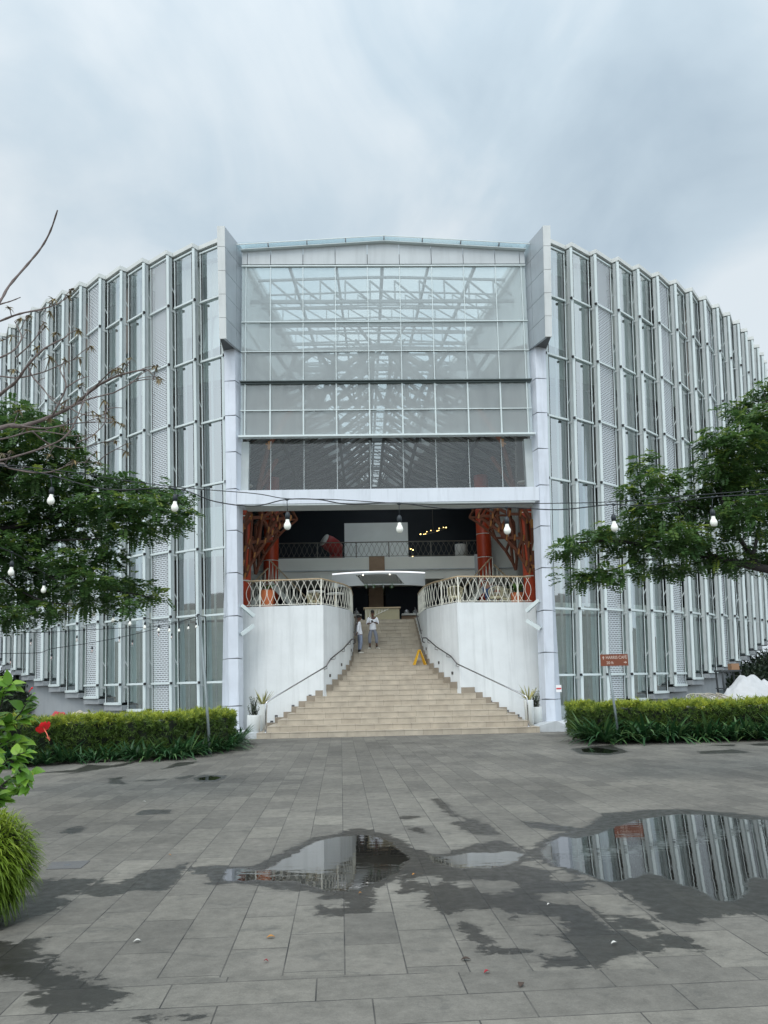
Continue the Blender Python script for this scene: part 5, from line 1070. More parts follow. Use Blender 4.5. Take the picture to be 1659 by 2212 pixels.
def person(loc, rz, label, pose, H=1.66, skin='skin', shirt='shirt_white', trs='trouser_grey'):
    o = thing('person', (0, 0, 0), label, 'person'); o['group'] = 'people'; del o['group']
    J = pose
    def m_(p, r_): return (*p, r_)
    pel, chest, neck = J['pelvis'], J['chest'], J['neck']; hd = J['head']; hdir = Vector(hd)-Vector(neck)
    sk = [[m_(pel, (.13, .095)), m_(J['waist'], (.115, .085)), m_(chest, (.145, .095)), m_(neck, .050), m_((Vector(neck)+hdir*.45), .058), m_(hd, (.076, .088)), m_((Vector(hd)+Vector((0, 0, .075))), (.062, .075))]]
    for sd_ in ('L', 'R'):
        sh, el, wr = J['sh'+sd_], J['el'+sd_], J['wr'+sd_]; sk.append([m_(chest, (.145, .095)), m_(sh, .050), m_(el, .038), m_((Vector(el)+(Vector(wr)-Vector(el))*.5), .034), m_(wr, .022)])
        fd = J['fd'+sd_]; hh = hand(wr, fd, J['fu'+sd_], 1 if sd_ == 'L' else -1); hh[0][0] = m_(wr, .022); sk += hh
        hp, kn, an = J['hp'+sd_], J['kn'+sd_], J['an'+sd_]; to = J['to'+sd_]; sk.append([m_(pel, (.13, .095)), m_(hp, .078), m_(kn, .052), m_((Vector(kn)+(Vector(an)-Vector(kn))*.35), .048), m_(an, .034)])
    body = skin_mesh('body', sk, skin, o)
    # clothes a little outside the body
    ct = [[m_(J['hem'], (.185, .135)), m_((Vector(J['hem'])+Vector((0, 0, .10))), (.172, .13)), m_(J['waist'], (.158, .120)), m_(chest, (.178, .118)), m_((Vector(chest)+(Vector(neck)-Vector(chest))*.62), (.10, .075))]]
    for sd_ in ('L', 'R'):
        sh, el, wr = J['sh'+sd_], J['el'+sd_], J['wr'+sd_]; e2 = Vector(el)+(Vector(wr)-Vector(el))*J.get('slv', .35); ct.append([m_(chest, (.178, .118)), m_(sh, .070), m_(el, .056), m_(e2, .048)])
    skin_mesh('shirt', ct, shirt, o)
    tr_ = [[m_((Vector(pel)+Vector((0, 0, .06))), (.145, .105)), m_(pel, (.150, .112))]]
    for sd_ in ('L', 'R'):
        hp, kn, an = J['hp'+sd_], J['kn'+sd_], J['an'+sd_]; cf_ = Vector(kn)+(Vector(an)-Vector(kn))*J.get('cuff', .72)
        tr_.append([m_(pel, (.150, .112)), m_(hp, .100), m_(kn, .078), m_((Vector(kn)+(Vector(an)-Vector(kn))*.45), .074), m_(cf_, .055)])
    skin_mesh('trousers', tr_, trs, o)
    for sd_ in ('L', 'R'):
        an = Vector(J['an'+sd_]); to = Vector(J['to'+sd_]); d_ = (to-an); d_.z = 0; d_.normalize(); b = Vector((an.x, an.y, to.z))
        skin_mesh('shoe', [[(*(b-d_*.045+Vector((0, 0, .035))), .040), (*(b+d_*.06+Vector((0, 0, .036))), (.043, .036)), (*(b+d_*.15+Vector((0, 0, .024))), (.044, .026)), (*(b+d_*.19+Vector((0, 0, .02))), (.030, .018))]], 'shoe_white', o)
        g = MB(); g.tube([an+Vector((0, 0, .09)), an, b+Vector((0, 0, .06))], .037, 10); g.build('sock', 'sock_black', o)
    H_ = Vector(hd)+Vector((0, 0, .045)); fw = Vector(J['look']).normalized(); sw = fw.cross(Vector((0, 0, 1))).normalized()
    Rm = Matrix((sw, fw, sw.cross(fw))).transposed()
    g = MB(); g.ball((0, -.018, .038), (.083, .098, .082), 16, 10); g.v = [tuple(H_+Rm@Vector(v)) for v in g.v if True]; g.build('hair', 'hair', o)
    g = MB(); g.ball((0, .092, -.035), (.013, .020, .022), 8, 6); g.ball((-.078, .0, -.03), (.010, .018, .028), 8, 6); g.ball((.078, .0, -.03), (.010, .018, .028), 8, 6); g.v = [tuple(H_+Rm@Vector(v)) for v in g.v]
    fb = g.build('nose_and_ears', skin, o)
    for e_ in (-.03, .03): g = MB(); g.ball((e_, .086, -.010), (.012, .006, .007), 8, 6); g.v = [tuple(H_+Rm@Vector(v)) for v in g.v]; g.build('eye', 'hair', o)
    g = MB(); g.ball((0, .086, -.075), (.024, .006, .007), 8, 6); g.v = [tuple(H_+Rm@Vector(v)) for v in g.v]; g.build('mouth', 'notice_red', o)
    return o
def place(o, loc, rz, sc):
    o.location = tuple(float(c_) for c_ in loc); o.rotation_euler = (0, 0, rz); o.scale = (sc, sc, sc)
# first man: facing the viewer, both hands on a phone (local front is -Y)
pose = dict(pelvis=(0, 0, .90), waist=(0, -.005, 1.05), chest=(0, .01, 1.26), neck=(0, .0, 1.44), head=(0, -.035, 1.545), hem=(0, 0, .80),
    shL=(.175, .01, 1.37), elL=(.235, -.02, 1.10), wrL=(.085, -.23, 1.14), fdL=(-.6, -.6, .35), fuL=(0, -.5, .9), shR=(-.175, .01, 1.37), elR=(-.25, -.02, 1.10), wrR=(-.075, -.24, 1.10), fdR=(.7, -.4, .4), fuR=(0, -.5, .9),
    hpL=(.09, 0, .84), knL=(.155, -.035, .47), anL=(.165, .0, .09), toL=(.28, -.12, 0), hpR=(-.09, 0, .84), knR=(-.14, -.03, .47), anR=(-.135, .0, .09), toR=(-.20, -.16, 0), look=(0, -1, -.35), cuff=.62, slv=.15)
p1 = person(None, 0, 'man in a white top and grey joggers standing on the stairs looking at his phone', pose)
g = MB(); g.hexa([(-.045, -.325, 1.135), (.035, -.33, 1.135), (.035, -.322, 1.13), (-.045, -.317, 1.13)], [(-.045, -.365, 1.205), (.035, -.37, 1.205), (.035, -.362, 1.20), (-.045, -.357, 1.20)]); ph_ = g.build('mobile_phone', 'phone'); tag(ph_, 'dark phone held in the hands of the man facing forward on the stairs', 'phone')
L1 = at(806, 1401, 6.62); place(p1, (L1[0], 6.62, .19*17), -.08, .985)
ph_.location = (L1[0], 6.62, .19*17); ph_.rotation_euler = (0, 0, -.08)
# second man: seen from his side and back, right hand on the rail behind him
pose2 = dict(pelvis=(0, 0, .90), waist=(0, .03, 1.05), chest=(0, .07, 1.26), neck=(0, .06, 1.44), head=(0.0, .03, 1.545), hem=(0, .01, .80),
    shL=(.165, .06, 1.37), elL=(.21, .05, 1.08), wrL=(.20, -.06, .84), fdL=(0, -.2, -1), fuL=(1, 0, 0), shR=(-.165, .08, 1.37), elR=(-.21, .17, 1.10), wrR=(-.22, .20, .88), fdR=(-.1, .5, -.5), fuR=(-.6, 0, .6),
    hpL=(.09, 0, .84), knL=(.095, -.03, .47), anL=(.10, .02, .09), toL=(.13, -.15, 0), hpR=(-.09, 0, .84), knR=(-.10, -.01, .47), anR=(-.10, .05, .09), toR=(-.11, -.12, 0), look=(0, -1, -.1), cuff=.85, slv=.92)
p2 = person(None, 0, 'man in a white long-sleeved top and blue trousers leaning on the left handrail', pose2, trs='trouser_blue')
L2 = at(778, 1412, 6.28); place(p2, (L2[0], 6.28, .19*16), pi*.62, .96)
g = MB(); g.ball((0, -.098, 1.49), (.045, .022, .04), 10, 8); mk = g.build('face_mask', 'shoe_white'); mk.parent = p2
# guests sitting on the right terrace
def seated(loc, rz, lab, shirt, sc=1.0):
    ps = dict(pelvis=(0, 0, .52), waist=(0, .03, .68), chest=(0, .02, .92), neck=(0, -.01, 1.10), head=(0, -.03, 1.205), hem=(0, .0, .50),
        shL=(.175, .02, 1.03), elL=(.23, -.08, .80), wrL=(.12, -.30, .76), fdL=(-.3, -1, 0), fuL=(0, 0, 1), shR=(-.175, .02, 1.03), elR=(-.23, -.08, .80), wrR=(-.12, -.30, .76), fdR=(.3, -1, 0), fuR=(0, 0, 1),
        hpL=(.09, -.05, .50), knL=(.12, -.44, .50), anL=(.12, -.46, .10), toL=(.12, -.65, 0), hpR=(-.09, -.05, .50), knR=(-.12, -.44, .50), anR=(-.12, -.46, .10), toR=(-.12, -.65, 0), look=(0, -1, -.1), cuff=.85, slv=-.2)
    o_ = person(None, 0, lab, ps, shirt=shirt, skin='skin_pale', trs='trouser_grey'); place(o_, loc, rz, sc); return o_
seated((4.35, 5.9, 4.745), 2.6, 'person in a dark blue shirt seated with their back to the right terrace railing', 'shirt_blue')
seated((4.95, 6.9, 4.745), -.2, 'person in a red shirt sitting at the terrace table beside the one in blue', 'shirt_red', .95)
seated((6.0, 6.6, 4.745), -.9, 'person in a dark shirt sitting at the far right end of the right terrace', 'shirt_dark', .95)

# ------------------------------------------------------------------ hedges and strap-leaved plants
def in_poly(P, poly_): return sdist(P, np.array(poly_)) > 0
def hedge(front, back, hz, lab):
    """front/back: matching ground lines; leafy shoots cover a dark branching core"""
    front = np.array(front, float); back = np.array(back, float); n = len(front)
    o = thing('hedge', (*front.mean(0), 0), lab, 'hedge')
    g = MB(); ring = [tuple(p) for p in front]+[tuple(p) for p in back[::-1]]; c_ = np.mean(ring, 0); rg = [tuple(c_+(np.array(p)-c_)*np.array([.975, .90])) for p in ring]
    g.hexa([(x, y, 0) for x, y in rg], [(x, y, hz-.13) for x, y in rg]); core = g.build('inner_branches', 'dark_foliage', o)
    me = core.data
    P_, N_ = [], []
    def quadpts(a, b, c_, d, dens, nrm):
        a, b, c_, d = map(np.array, (a, b, c_, d)); area = np.linalg.norm(np.cross(b-a, d-a)); k = int(area*dens)
        u, v = rng.random((k, 1)), rng.random((k, 1)); P_.append((a*(1-u)+b*u)*(1-v)+(d*(1-u)+c_*u)*v); N_.append(np.tile(nrm, (k, 1)))
    for i in range(n-1):
        a, b, c_, d = front[i], front[i+1], back[i+1], back[i]; e_ = b-a; nf = np.array([e_[1], -e_[0], 0])/np.linalg.norm(e_)
        if nf[1] > 0: nf = -nf
        quadpts((*a, 0.05), (*b, 0.05), (*b, hz-.05), (*a, hz-.05), 150, nf+np.array([0, 0, .25])); quadpts((*a, hz-.06), (*b, hz-.06), (*c_, hz-.06), (*d, hz-.06), 190, np.array([0, -.15, 1.0])); quadpts((*d, 0.3), (*c_, 0.3), (*c_, hz-.05), (*d, hz-.05), 50, -nf+np.array([0, 0, .3]))
    for a, d, s_ in ((front[0], back[0], -1), (front[-1], back[-1], 1)): quadpts((*a, 0.05), (*d, 0.05), (*d, hz), (*a, hz), 170, np.array([s_*1.0*np.sign(front[-1][0]-front[0][0]), -.1, .3]))
    P_ = np.concatenate(P_); N_ = unit(np.concatenate(N_)+rng.normal(0, .33, (len(P_), 3))); k = len(P_)
    lump = .07*np.sin(P_[:, 0]*3.1+1)*np.cos(P_[:, 1]*2.7)+.035*np.sin(P_[:, 0]*8.3)*np.sin(P_[:, 1]*7.1+2)
    P_ = P_+N_*(lump+rng.normal(0, .05, k))[:, None]; P_[:, 2] = np.maximum(P_[:, 2], .03)
    m_ = 13; B = np.repeat(P_, m_, 0); A = np.repeat(N_, m_, 0); s1 = unit(np.cross(A, np.tile([.3, .5, .81], (len(A), 1)))); s2 = np.cross(A, s1); th = rng.random(len(A))*2*pi; el = rng.random(len(A))*1.0+.15
    D = A*np.sin(el)[:, None]+(s1*np.cos(th)[:, None]+s2*np.sin(th)[:, None])*np.cos(el)[:, None]; B = B+A*(rng.random(len(A))*.05)[:, None]
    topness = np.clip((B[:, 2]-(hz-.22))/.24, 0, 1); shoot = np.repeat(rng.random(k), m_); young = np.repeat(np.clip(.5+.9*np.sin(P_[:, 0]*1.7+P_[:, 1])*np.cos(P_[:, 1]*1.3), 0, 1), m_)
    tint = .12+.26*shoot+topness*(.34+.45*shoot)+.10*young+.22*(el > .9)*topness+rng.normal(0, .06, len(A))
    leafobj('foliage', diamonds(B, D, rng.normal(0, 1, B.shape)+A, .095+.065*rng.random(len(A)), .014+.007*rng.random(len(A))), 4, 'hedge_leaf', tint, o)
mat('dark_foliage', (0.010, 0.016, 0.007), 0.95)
gp = lambda x, y: onz(x, y)[:2]
LF = [gp(-90, 1668), gp(74, 1657), gp(223, 1646), gp(357, 1644), gp(494, 1622), gp(515, 1606)]
lf = [p+np.array([-.12, .85]) for p in LF[:-1]]; lf[-1] = LF[-2]+np.array([-.02, .50]); lb = [p+np.array([-.75, 1.15]) for p in lf]; lb[-1] = lf[-1]+np.array([-.35, 1.35])
hedge(lf, lb, .99, 'long clipped hedge with yellow-green tips in front of the left facade')
RF = [gp(1262, 1601), gp(1316, 1608), gp(1398, 1606), gp(1507, 1604), gp(1659, 1600), gp(1850, 1596)]
rf = [gp(1234, 1592)+np.array([.02, .10])]+[p+np.array([.1, .80]) for p in RF[1:]]; rb = [p+np.array([.4, 1.25]) for p in rf]
hedge(rf, rb, 0.97, 'long clipped hedge with yellow-green tips in front of the right facade')
protos = []
def strap_plant(seed, sc, lab, grp):
    r_ = np.random.default_rng(seed); o = thing('strap_leaf_plant', (0, 0, 0), lab, 'plant', grp)
    n = 30; th = r_.random(n)*2*pi; e_ = .35+r_.random(n)*1.7; d_ = np.stack([np.cos(th), np.sin(th), e_], 1); b_ = np.stack([.03*np.cos(th), .03*np.sin(th), np.zeros(n)+.02], 1)
    V, fs = blades(b_, d_, (.50+.28*r_.random(n))*sc, np.full(n, .050)*sc, .20+.55*r_.random(n), 6); leafobj('leaves', V, V.shape[1], 'strap_leaf', r_.random(n)**1.5*.8+.1, o, fs)
    return o
def row_of(line, n, grp, lab, scs, w_=.42):
    pr = [strap_plant(100+i+len(protos)*7, 1.0, lab, grp) for i in range(4)]; protos.extend(pr); line = np.array(line); seg = np.linalg.norm(np.diff(line, axis=0), axis=1); cum = np.concatenate([[0], np.cumsum(seg)])
    used = set()
    for i in range(n):
        t = (i+.5)/n*cum[-1]+rng.normal(0, .05); p = np.array([np.interp(t, cum, line[:, 0]), np.interp(t, cum, line[:, 1])]); j = i % 4; dep = .16+w_*rng.random()
        sc_ = scs(p)*(0.85+.4*rng.random()); loc = (p[0], p[1]+dep, 0); rz = rng.random()*6.28
        if j in used: copy_tree(pr[j], None, loc, rz=rz, sc=sc_)
        else: used.add(j); pr[j].location = loc; pr[j].rotation_euler = (0, 0, rz); pr[j].scale = (sc_, sc_, sc_)
row_of(LF, 40, 'strap-leaved plants edging the left hedge', 'dark green strap-leaved plant at the foot of the left hedge', lambda p: 1.2, .28)
row_of(RF, 40, 'strap-leaved plants edging the right hedge', 'dark green strap-leaved plant at the foot of the right hedge', lambda p: 1.62, .34)

# ------------------------------------------------------------------ trees
def crown(blobs, Y, spread, seed, dens, lt=(.040, .019), rach=.20):
    r_ = np.random.default_rng(seed); C_, D_, T_ = [], [], []
    for (x, y, rx, ry) in blobs:
        yy = Y+(r_.random()-.5)*spread; c_ = at(x, y, yy); k_ = (yy-CAM[1])/1680.0; k = int(dens*rx*ry/1000.0)
        u = unit(r_.normal(0, 1, (k, 3)))*(r_.random((k, 1))**.38); ax = np.array([rx*k_, max(rx, ry)*k_*1.1, ry*k_])
        p = u*ax; lay = np.round(p[:, 2]/(ry*k_)*2.2)/2.2*ry*k_; p[:, 2] = lay*.75+p[:, 2]*.25+r_.normal(0, .03, k); C_.append(c_+p)
        d = unit(np.stack([u[:, 0]+r_.normal(0, .6, k), u[:, 1]+r_.normal(0, .6, k), -.25+r_.normal(0, .30, k)], 1)); D_.append(d)
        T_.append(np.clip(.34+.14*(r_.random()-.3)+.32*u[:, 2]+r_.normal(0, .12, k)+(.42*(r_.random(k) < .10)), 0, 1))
    C_, D_, T_ = map(np.concatenate, (C_, D_, T_)); m_ = 7; out_, tint = [], []
    up = np.array([0, 0, 1.0]); S_ = unit(np.cross(D_, up)); U_ = np.cross(S_, D_)
    for i in range(m_):
        t = (i+.6)/m_
        for sg in (-1, 1):
            b = C_+D_*rach*t-up*(rach*.22*t*t); d = unit(D_*.55+S_*sg+U_*r_.normal(.05, .2, (len(C_), 1))); sz = (.55+.75*math.sin(pi*min(t+.12, 1)*.85)); out_.append(diamonds(b, d, U_+r_.normal(0, .25, C_.shape), np.full(len(C_), lt[0]*sz*1.25), np.full(len(C_), lt[1]*sz*1.35))); tint.append(T_+r_.normal(0, .05, len(T_)))
    return np.concatenate(out_), np.concatenate(tint)
def limb(g, pts, Yv, r0, r1, jit=.0):
    n = len(pts); P_ = [at(x, y, (Yv[i] if isinstance(Yv, (list, tuple)) else Yv)) for i, (x, y) in enumerate(pts)]; c_ = catmull(P_, 4); g.tube(c_, [r0+(r1-r0)*i/(len(c_)-1) for i in range(len(c_))], 7)
YR = -15.0
RB = [(1222,1187,36,18),(1262,1168,44,22),(1315,1150,50,26),(1238,1245,38,16),(1290,1238,50,20),(1360,1180,60,34),(1345,1238,44,18),(1395,1100,50,30),(1365,1060,30,18),(1388,1002,36,22),(1425,1035,44,26),(1470,1080,56,34),(1455,1160,60,40),(1425,1222,44,22),(1540,1100,64,40),(1510,1170,56,40),(1545,1015,60,32),(1590,1050,60,40),(1550,950,46,26),(1600,960,60,34),(1595,885,40,24),(1640,900,52,32),(1650,840,34,22),(1620,1110,70,50),(1560,1215,50,24),(1620,1205,54,28),(1690,1180,80,50),(1690,1060,80,60),(1700,940,80,60),(1720,850,60,50),(1480,1225,36,14),(1400,1140,60,30),(1575,1010,50,34),(1650,1000,60,44)]
o = thing('tree', (7.6, -14.5, 0), 'feathery green tree reaching in from the right edge over the right facade', 'tree')
g = MB(); g.tube([(7.7, -14.4, 0), (7.6, -14.5, 1.2), (7.3, -14.8, 2.3), tuple(at(1780, 1262, YR))], [.17, .14, .12, .095], 10); g.build('trunk', 'bark_dark', o)
g = MB(); limb(g, [(1780,1262),(1700,1238),(1620,1222),(1540,1203),(1470,1190),(1390,1176),(1310,1168),(1250,1172)], YR, .085, .010)
for pts, r0 in (([(1640,1226),(1590,1150),(1560,1080),(1570,980),(1600,900)], .045), ([(1540,1203),(1490,1130),(1440,1060),(1395,1010)], .028), ([(1470,1190),(1410,1130),(1370,1070)], .02), ([(1390,1176),(1340,1225),(1260,1242)], .018), ([(1700,1238),(1690,1100),(1680,950),(1650,850)], .06), ([(1540,1203),(1500,1218),(1420,1222)], .02), ([(1620,1222),(1640,1130),(1620,1050)], .035), ([(1310,1168),(1280,1150),(1240,1160)], .012), ([(1590,1150),(1540,1110),(1480,1090)], .02)):
    limb(g, pts, [YR, YR+.3, YR-.2, YR+.2, YR][:len(pts)], r0, .006)
g.build('branches', 'bark_dark', o)
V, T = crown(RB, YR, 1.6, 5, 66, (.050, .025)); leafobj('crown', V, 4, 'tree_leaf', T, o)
YL = -15.6
LB = [(20,890,56,22),(80,900,44,20),(120,935,44,24),(40,940,60,28),(60,990,70,30),(150,985,46,22),(20,1040,60,34),(110,1040,70,30),(200,1035,54,24),(265,1045,46,20),(330,1058,44,18),(380,1080,38,18),(398,1112,24,18),(300,1090,60,26),(220,1090,70,28),(120,1100,80,34),(40,1110,60,36),(360,1125,36,18),(280,1140,56,24),(190,1150,64,28),(90,1160,70,30),(20,1180,50,36),(330,1150,30,14),(60,1225,70,32),(150,1215,66,28),(225,1200,44,22),(200,1255,60,26),(270,1262,50,22),(325,1288,36,14),(120,1275,66,26),(40,1285,60,28),(210,1300,50,16),(270,1300,40,14),(90,1318,50,18),(20,1330,40,20),(-60,1000,80,70),(-70,1150,80,70),(-60,1280,70,50)]
o = thing('tree', (-8.3, -15.0, 0), 'feathery dark green tree reaching in from the left edge over the left facade', 'tree')
g = MB(); g.tube([(-8.4, -15.0, 0), (-8.2, -15.1, 1.5), tuple(at(-140, 1190, YL)), tuple(at(-90, 1120, YL))], [.18, .15, .12, .10], 10); g.build('trunk', 'bark_dark', o)
g = MB()
for pts, r0 in (([(-140,1190),(-60,1155),(20,1140),(110,1120),(200,1105),(300,1100),(385,1110)], .06), ([(-140,1200),(-40,1195),(30,1215),(90,1240),(180,1262),(270,1280),(330,1290)], .05), ([(-90,1120),(-20,1060),(60,1010),(140,990)], .04), ([(-60,1080),(10,990),(60,930),(110,915)], .035), ([(20,1140),(90,1165),(180,1165),(260,1160)], .025), ([(110,1120),(190,1070),(280,1060),(350,1070)], .022), ([(-40,1195),(20,1260),(100,1300),(190,1305)], .022), ([(60,1010),(120,1030),(210,1040)], .018)):
    limb(g, pts, [YL, YL+.2, YL-.2, YL+.2, YL, YL+.1, YL][:len(pts)], r0, .006)
g.build('branches', 'bark_dark', o)
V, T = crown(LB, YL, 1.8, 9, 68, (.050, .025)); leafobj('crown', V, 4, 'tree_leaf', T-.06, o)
# nearly bare tree with tufts of drooping leaves at its twig ends
YB = -19.8
o = thing('bare_tree', (-6.2, -19.6, 0), 'nearly bare grey tree with small brown leaf tufts at the upper left edge', 'tree')
zz = lambda L_: [(x/3.024, 438.9+y/3.024) for x, y in L_]
g = MB(); g.tube([(-6.2, -19.6, 0), (-6.1, -19.6, 1.6), (-5.7, -19.7, 2.8), tuple(at(-130, 1000, YB))], [.13, .11, .09, .06], 10); g.build('trunk', 'bark_grey', o)
g = MB(); tips = []
BR = [([(-400,1700),(0,1470),(150,1455),(330,1395),(480,1320),(620,1205),(740,1140),(850,1105),(960,1085)], .034, .008, 1), ([(-400,1650),(-150,1400),(0,1250),(100,1170),(180,1060),(290,950),(420,880),(445,850)], .026, .006, 1), ([(-300,900),(0,770),(130,722),(260,695),(370,660),(445,612)], .016, .006, 1),
      ([(-350,900),(-120,760),(0,640),(60,540),(180,400),(270,290),(330,180),(376,45)], .021, .010, 0), ([(-200,720),(0,660),(70,640),(133,615)], .012, .006, 0), ([(-200,1700),(0,1680),(150,1640),(330,1580),(450,1500),(540,1312),(580,1210)], .016, .005, 1), ([(340,1392),(430,1205),(400,1110),(385,1065)], .012, .005, 1), ([(430,1205),(520,1150),(575,1132)], .010, .005, 1),
      ([(180,1060),(210,1130),(280,1210),(345,1290),(440,1330),(560,1300)], .012, .004, 1), ([(620,1205),(640,1180),(720,1100),(745,1085)], .010, .005, 1), ([(740,1240),(850,1180),(920,1120),(965,1090)], .009, .004, 1), ([(480,1320),(580,1280),(740,1240)], .012, .009, 0), ([(960,1085),(1030,1145)], .007, .004, 1), ([(850,1170),(960,1150),(1040,1150)], .007, .004, 1), ([(130,1455),(300,1470),(480,1440),(640,1430),(800,1440)], .012, .004, 1),
      ([(-100,1560),(60,1530),(210,1490),(350,1500),(470,1520),(620,1510)], .012, .004, 1), ([(0,1130),(120,1140),(260,1110),(330,1085),(430,1040),(520,1010)], .011, .004, 1), ([(100,1010),(180,940),(240,870),(250,840)], .010, .004, 1), ([(0,1010),(90,960),(140,880),(110,800),(95,770)], .012, .005, 1), ([(-100,920),(0,900),(50,880),(80,860)], .009, .004, 1), ([(-200,1760),(0,1700),(60,1730),(220,1760),(350,1750),(480,1700),(640,1690)], .013, .004, 1), ([(510,1560),(600,1520),(680,1440),(690,1360)], .008, .004, 1), ([(210,1490),(300,1560),(420,1600),(560,1590),(680,1560)], .009, .004, 1), ([(640,1690),(700,1640),(830,1570)], .008, .004, 1), ([(445,1330),(540,1380),(680,1380),(700,1300)], .008, .004, 1)]
for k_, (pts, r0, r1, tp) in enumerate(BR):
    P_ = zz(pts); Ys = [YB+.25*math.sin(k_*1.7+i*.6) for i in range(len(P_))]; Q_ = catmull([at(x, y, Yv) for (x, y), Yv in zip(P_, Ys)], 4); n_ = len(Q_)
    g.tube(Q_, [.8*(r0+(r1-r0)*i/(n_-1))*(1+.18*math.sin(i*2.3+k_)) for i in range(n_)], 7)
    if tp: tips.append((Q_[-1], Q_[-1]-Q_[-3])); 
    if tp:
        for i in range(6, n_-2, 4):
            d = (Q_[i]-Q_[i-1]).normalized(); e_ = Vector((random.uniform(-.3, .5), random.uniform(-.3, .3), random.uniform(-.2, 1))).normalized(); q2 = Q_[i]+(d*.5+e_*.8)*random.uniform(.08, .2); g.tube([Q_[i], Q_[i].lerp(q2, .5)+Vector((0, 0, .01)), q2], [.005, .004, .0035], 5); tips.append((q2, q2-Q_[i]))
g.build('branches', 'bark_grey', o)
C_, D_ = [], []
for p, d in tips:
    d = d.normalized() if d.length > 0 else Vector((0, 0, 1))
    if random.random() < .30: continue
    for i in range(random.randint(6, 13)): a = random.random()*2*pi; v = Vector((math.cos(a), math.sin(a), random.uniform(-.9, .35)))+d*.35; C_.append(tuple(p)); D_.append(tuple(v.normalized()))
C_, D_ = np.array(C_), np.array(D_); n = len(C_); V, fs = blades(C_, D_, .035+.04*rng.random(n), .014+.008*rng.random(n), .30+.5*rng.random(n), 3); leafobj('leaf_tufts', V, V.shape[1], 'dry_leaf', rng.random(n), o, fs)

# ------------------------------------------------------------------ hibiscus and spiky bush at the left edge
def ovate(C_, D_, N_, ln, wd, fold=.25):      # leaf with a midrib fold and drooping tip
    D_ = unit(D_); S_ = unit(np.cross(D_, N_)); U_ = np.cross(S_, D_); ln = ln[:, None]; wd = wd[:, None]; rows = [(0, .02, 0), (.12, .62, .02), (.35, 1.0, .03), (.62, .78, 0.0), (.84, .36, -.05), (1.0, .01, -.12)]; out_ = []
    for t, w_, h in rows:
        c_ = C_+D_*ln*t+U_*ln*h; out_ += [c_-S_*wd*.5*w_+U_*wd*fold*w_*.5, c_, c_+S_*wd*.5*w_+U_*wd*fold*w_*.5]
    return np.stack(out_, 1), [(3*i+a, 3*i+a+1, 3*i+a+4, 3*i+a+3) for i in range(5) for a in (0, 1)]
YH = -23.35
o = thing('hibiscus_bush', (-3.6, YH, 0), 'bright green hibiscus bush with broad leaves at the left edge', 'bush')
g = MB(); C_, D_, N_ = [], [], []
stems = [[(-90,1760),(-40,1650),(0,1590),(40,1545),(62,1512)], [(-90,1700),(-30,1590),(0,1530),(10,1490),(25,1478)], [(-80,1760),(-20,1680),(20,1640),(55,1625)], [(-80,1820),(-20,1740),(0,1700),(40,1672),(66,1668)], [(-90,1650),(-50,1560),(-20,1500),(-10,1470)], [(-60,1800),(-30,1750),(-10,1722),(4,1730)], [(-60,1600),(-10,1575),(30,1560),(52,1552)], [(0,1700),(30,1710),(48,1690)], [(20,1640),(40,1660),(62,1700)], [(-60,1640),(-20,1620),(20,1600),(48,1606)]]
for k_, st_ in enumerate(stems):
    Q_ = catmull([at(x, y, YH+.10*math.sin(k_*2.1+i*.5)) for i, (x, y) in enumerate(st_)], 5); g.tube(Q_, [.006-.0035*i/(len(Q_)-1) for i in range(len(Q_))], 6)
    for i in range(2, len(Q_)):
        for _ in range(2):
            a = random.random()*2*pi; d = (Q_[i]-Q_[i-1]).normalized(); v = Vector((math.cos(a)*.8+.2, math.sin(a)*.8-.25, random.uniform(-.5, .35)))+d*.5; C_.append(tuple(Q_[i])); D_.append(tuple(v)); N_.append((random.gauss(0, .35), -.55+random.gauss(0, .35), .9))
g.build('stems', 'bark_dark', o); C_, D_, N_ = map(np.array, (C_, D_, N_)); n = len(C_); ln = .040+.042*rng.random(n); V, fs = ovate(C_, D_, N_, ln, ln*.62); leafobj('leaves', V, V.shape[1], 'hibiscus_leaf', .15+.7*rng.random(n), o, fs)
fl = thing('hibiscus_flower', at(96, 1577, YH), 'red hibiscus flower with a long stamen hanging at the left edge', 'flower'); fc = Vector(at(94, 1572, YH)); ax = Vector((.62, -.42, -.62)).normalized(); s1 = ax.cross(Vector((0, 0, 1))).normalized(); s2 = ax.cross(s1)
for i in range(5):
    a = 2*pi*i/5+.3; r1 = s1*math.cos(a)+s2*math.sin(a); tg = ax.cross(r1); g = MB(); vs = []; nu, nv = 6, 6
    for u in range(nu+1):
        for v in range(nv+1):
            t, w_ = u/nu, (v/nv-.5)*2; rr_ = .004+.030*t; p = fc+r1*rr_*(1-.12*w_*w_*t)+tg*w_*.017*math.sin(min(t*1.25+.1, 1)*pi*.62)+ax*(.016*t-.020*t*t+.003*math.sin(w_*5+u+i)*t); vs.append(p)
    g.add(vs, [(u*(nv+1)+v, u*(nv+1)+v+1, (u+1)*(nv+1)+v+1, (u+1)*(nv+1)+v) for u in range(nu) for v in range(nv)], True); g.build('petal', 'flower_red', fl)
g = MB(); e0 = Vector(at(107, 1600, YH-.02)); g.tube([fc, fc.lerp(e0, .5)+Vector((.001, 0, .002)), e0], [.0022, .0020, .0018], 6)
for i in range(18): p = fc.lerp(e0, .7+.3*random.random()); g.ball(tuple(p+Vector((random.gauss(0, .003), random.gauss(0, .003), random.gauss(0, .002)))), .0013, 5, 4)
g.build('stamen', 'flower_core', fl)
g = MB(); g.tube([fc-ax*.002, fc-ax*.02, Vector(at(75, 1551, YH))], [.006, .004, .002], 7); g.build('calyx_and_stalk', 'hedge_green', fl) if 'hedge_green' in M else (mat('hedge_green', (.06, .14, .02), .5), g.build('calyx_and_stalk', 'hedge_green', fl))
